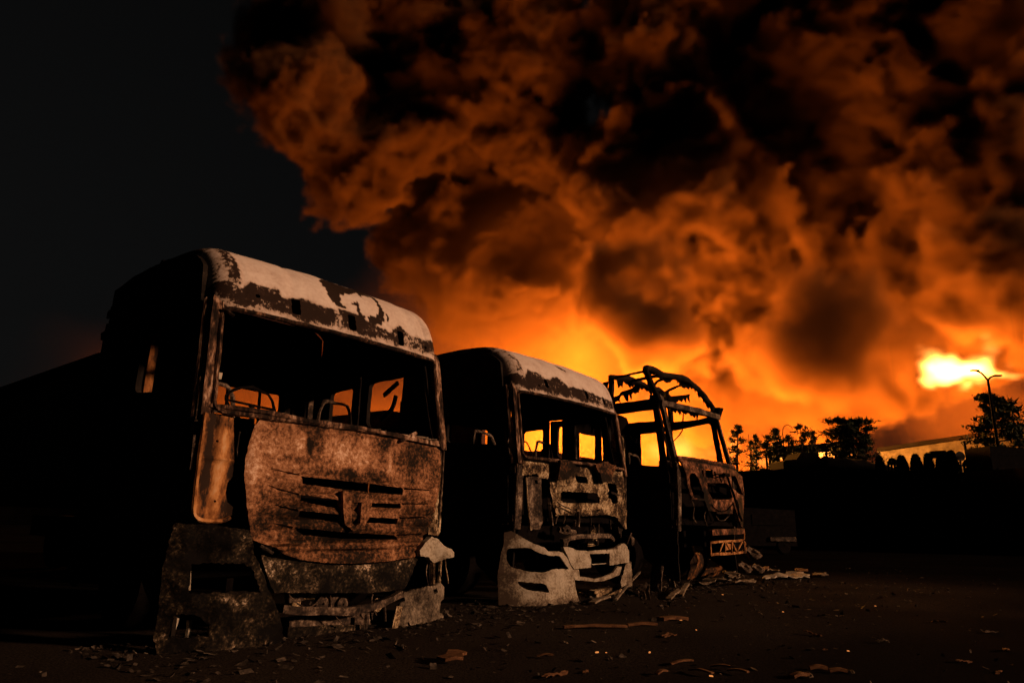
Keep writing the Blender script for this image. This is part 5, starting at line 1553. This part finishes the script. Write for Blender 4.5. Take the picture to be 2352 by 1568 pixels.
apex = gp(*J(545, 200)); apex.z = .40
plate('bent_plate', [gp(*J(600, 205)), gp(*J(648, 210)), apex + Vector((.10, .05, .0)), apex + Vector((-.06, 0, 0))], M['debris_light'], 'pale bent plate leaning like one side of a tent', 'plate', 'bent plates heaped by the middle lorry', sd=51)
plate('bent_plate', [gp(*J(430, 235)), gp(*J(520, 250)), apex + Vector((.0, -.05, .0)), apex + Vector((-.16, .05, -.03))], M['debris_dark'], 'dark bent plate propped against the pale tent-like plate', 'plate', 'bent plates heaped by the middle lorry', sd=52)
plate('bent_plate', [gp(*J(330, 300)), gp(*J(430, 320)), gp(*J(420, 240)) + Vector((0, 0, .14)), gp(*J(330, 250)) + Vector((0, 0, .10))], M['debris_dark'], 'low charred plate lying in front of the tent of plates', 'plate', 'bent plates heaped by the middle lorry', sd=53)


def stick(name, p, q, w, h, mat, lab, cat, group=None, sd=0, z0=.02, z1=.02):
    p, q = p.copy(), q.copy(); p.z, q.z = z0, z1
    c = (p + q) / 2; c.z = 0
    m = (p - c).lerp(q - c, .5) + Vector((0, 0, .01))
    V, F = sweep_geo(smooth_path([p - c, m, q - c], 4), w, h, rect=True, up=(0, 0, 1))
    o = finish(name, rough(V, min(.012, w * .12), 7, sd), F, mat)
    o.location = c
    return tag(o, lab, cat, group)


stick('metal_bar', gp(*J(135, 330)), gp(*J(345, 205)), .03, .02, M['debris_light'], 'long thin bar propped against the middle lorry bumper', 'bar', sd=1, z1=.22)
stick('scrap_strip', gp(*J(585, 322)), gp(*J(690, 262)), .07, .02, M['debris_light'], 'pale twisted strip in front of the heap of bent plates', 'strip', sd=2, z1=.06)
stick('scrap_strip', gp(*J(690, 290)), gp(*J(752, 238)), .06, .03, M['debris_light'], 'short twisted strip end right of the heap of bent plates', 'strip', sd=3, z1=.10)
stick('scrap_strip', gp(*J(1325, 85)), gp(*J(1430, 62)), .09, .04, M['debris_wood'], 'orange-lit strip sticking out under the farthest lorry', 'strip', sd=4, z1=.06)
stick('scrap_strip', gp(*J2(655, 312)), gp(*J2(718, 296)), .08, .02, M['debris_light'], 'pale curved strip lying before the middle lorry step', 'strip', sd=5, z1=.05)
stick('scorched_plank', gp(*J2(925, 376)), gp(*J2(1020, 372)), .12, .03, M['debris_wood'], 'widest orange-brown plank on the open yard', 'plank', 'scorched planks on the yard', sd=6)
stick('scorched_plank', gp(*J2(795, 399)), gp(*J2(910, 396)), .04, .02, M['debris_wood'], 'long thin plank just in front of the widest one', 'plank', 'scorched planks on the yard', sd=7)
stick('scorched_plank', gp(*J2(545, 408)), gp(*J2(790, 404)), .05, .02, M['debris_wood'], 'longest dull plank pointing towards the nearest lorry', 'plank', 'scorched planks on the yard', sd=8)
stick('scorched_plank', gp(*J2(1440, 604)), gp(*J2(1505, 600)), .05, .02, M['debris_wood'], 'thin plank at the bottom edge of the yard', 'plank', 'scorched planks on the yard', sd=9)
stick('scorched_plank', gp(*J2(1510, 571)), gp(*J2(1580, 573)), .03, .02, M['debris_wood'], 'thin shiny batten, upper one of the two at lower right', 'plank', 'scorched planks on the yard', sd=10)
stick('scorched_plank', gp(*J2(1590, 582)), gp(*J2(1658, 584)), .03, .02, M['debris_wood'], 'thin shiny batten, lower one of the two at lower right', 'plank', 'scorched planks on the yard', sd=11)
for k, (x0, y0, x1, y1, lab) in enumerate(((965, 556, 1050, 548, 'upper splinter of the cluster in front'), (1040, 580, 1130, 600, 'middle splinter of the cluster in front'), (1120, 566, 1200, 572, 'bright splinter on top of the cluster in front'), (1190, 580, 1270, 596, 'right-hand splinter of the cluster in front'), (910, 596, 948, 590, 'small splinter left of the cluster in front'), (440, 524, 505, 526, 'lone splinter lying before the nearest lorry'))):
    stick('splinter', gp(*J2(x0, y0)), gp(*J2(x1, y1)), .028, .010, M['debris_wood'], lab, 'splinter', 'splinters of wood on the yard', sd=20 + k, z1=.03)
scrap('torn_sheet', [J2(*q) for q in ((45, 540), (90, 528), (165, 530), (150, 546), (80, 550))], .02, M['debris_wood'], 'rust-coloured sheet lying before the nearest lorry', 'sheet', None, sd=61)
# fallen bumper and motor lumps under lorry 3
q = gp(*CH(1080, 1450))
T = empty('fallen_bumper', (q.x, q.y, 0), F3.rz, 'fallen bumper piece with a square opening below the farthest lorry', 'bumper')
sheet('shell', [(-.75, .0), (.6, .0), (.75, .18), (.78, .42), (.55, .50), (-.6, .46), (-.85, .3)], [round_poly([(-.25, .14), (.45, .16), (.45, .32), (-.25, .34)], .04)], lambda u, v: (u, .12 * u * u - .12 * math.sin(v * 5), v), M['rust_orange'], T, .04, .06, .02, .01, .03, 4, None, lambda u, v: .25, sd=62)
for k, (x, y, r, lab) in enumerate(((1590, 1230, .16, 'lumpy rusty casting on top of the scrap below the farthest lorry'), (1640, 1330, .12, 'small rusty casting at the end of the scrap below the farthest lorry'), (1500, 1290, .14, 'dark casting half hidden in the scrap below the farthest lorry'))):
    q = gp(*CH(x, 1400))
    bm = bmesh.new(); bmesh.ops.create_icosphere(bm, subdivisions=3, radius=r)
    V = [v.co.copy() for v in bm.verts]; F = [tuple(v.index for v in f.verts) for f in bm.faces]; bm.free()
    V = [v * (1 + .55 * fbm(v, 6 / r * .15, 3) + .2 * fbm(v + Vector((k, 0, 0)), 3)) for v in V]
    o = finish('engine_casting', V, F, M['soot_light']); o.location = (q.x, q.y, r * .8 + (.28 if k == 0 else 0)); o.scale = (1.2, .9, .8)
    tag(o, lab, 'casting', 'rusty castings below the farthest lorry')

# loose rubble and ash below the fronts, too fine to count
rg = random.Random(77)
V, F = [], []


def chip(p, s):
    i = len(V)
    ax = Vector((rg.gauss(0, 1), rg.gauss(0, 1), rg.gauss(0, .35))).normalized()
    bx = ax.cross(Vector((0, 0, 1)) + Vector((rg.gauss(0, .3), rg.gauss(0, .3), 0))).normalized()
    cz = ax.cross(bx).normalized()
    a, b, c = s * rg.uniform(.5, 1.4), s * rg.uniform(.3, .8), s * rg.uniform(.08, .35)
    for sx, sy, sz in ((-1, -1, 0), (1, -.7, 0), (.8, 1, 0), (-1, .8, 0), (-.3, .1, 1), (.4, -.2, .9)):
        V.append(p + ax * a * sx + bx * b * sy + cz * c * sz)
    F.extend([(i, i + 1, i + 5, i + 4), (i + 1, i + 2, i + 5), (i + 2, i + 3, i + 4, i + 5), (i + 3, i, i + 4), (i + 3, i + 2, i + 1, i)])


for Fr, n in ((F1, 1300), (F2, 1100), (F3, 900)):
    for _ in range(n):
        u = rg.uniform(-.5, 3.6); y = .6 - abs(rg.gauss(0, .75)) if rg.random() < .8 else rg.uniform(-3.2, .5)
        p = Fr.o + Fr.Mx @ Vector((u, y, 0)); p.z = .01
        chip(p, rg.choice((.010, .014, .02, .034)) * rg.uniform(.6, 1.3))
for _ in range(900):
    p = Vector((rg.uniform(-3, 10), rg.uniform(3, 18), .01)); chip(p, rg.uniform(.008, .022))
o = finish('rubble', V, F, M['rubble'])
tag(o, 'ash, chips and rubble scattered round the burnt lorries', None, kind='stuff')
# single scraps out on the yard
n = 0
WHERE = ['close to the camera', 'out in the open yard', 'far out near the wall']
proto = []
for k in range(4):
    o = sheet('scrap_piece', [(-.5, -.2), (.1, -.3), (.5, -.1), (.45, .2), (-.1, .28), (-.5, .15)], [], lambda u, v: (u * .16, v * .16, .012 + .01 * math.sin(u * 6 + k)), (M['debris_wood'], M['debris_light'], M['debris_wood'], M['debris_dark'])[k], None, .008, .09, .02, 0, .02, 5, sd=80 + k)
    proto.append(o)
for k in range(22):
    px = rg.uniform(1500, 2350) if k % 3 else rg.uniform(900, 1900)
    py = rg.uniform(1320, 1550) if k % 3 else rg.uniform(1440, 1560)
    if px < 1500 and py < 1470: py = 1490
    q = gp(px, py)
    o = proto[k] if k < 4 else proto[k % 4].copy()
    if k >= 4: col.objects.link(o)
    s = rg.uniform(.25, .85)
    o.location = (q.x, q.y, .006); o.rotation_euler = (0, rg.uniform(-.1, .1), rg.uniform(0, 6.28)); o.scale = (s * rg.uniform(.8, 2.0), s * .7, s)
    tag(o, 'small scrap lying on the dark open yard', 'scrap', 'small scraps scattered over the yard')
# embers still glowing
me_, nt_, bs_ = new_mat('ember')
bs_.inputs['Base Color'].default_value = (.05, .02, .01, 1); bs_.inputs['Emission Color'].default_value = (1, .33, .08, 1); bs_.inputs['Emission Strength'].default_value = 0.8
V0, F0 = box_geo((0, 0, .006), (.026, .012, .010), 0, .3)
eo = finish('ember', rough(V0, .008, 30), F0, me_)
for k in range(11):
    px, py = (rg.uniform(1150, 2340), rg.uniform(1330, 1555))
    if k in (0, 1, 2): px, py = ((1492, 1216 + 140), (1660, 1366), (1566, 1352))[k]
    if px < 1500 and py < 1480: py = 1500
    q = gp(px, py)
    o = eo if k == 0 else eo.copy()
    if k: col.objects.link(o)
    o.location = (q.x, q.y, .004); o.rotation_euler = (0, 0, rg.uniform(0, 6.28)); s = rg.uniform(.3, .7) * (1 + q.y / 22); o.scale = (s, s, s)
    tag(o, 'tiny glowing ember on the dark yard', 'ember', 'embers glowing on the yard')
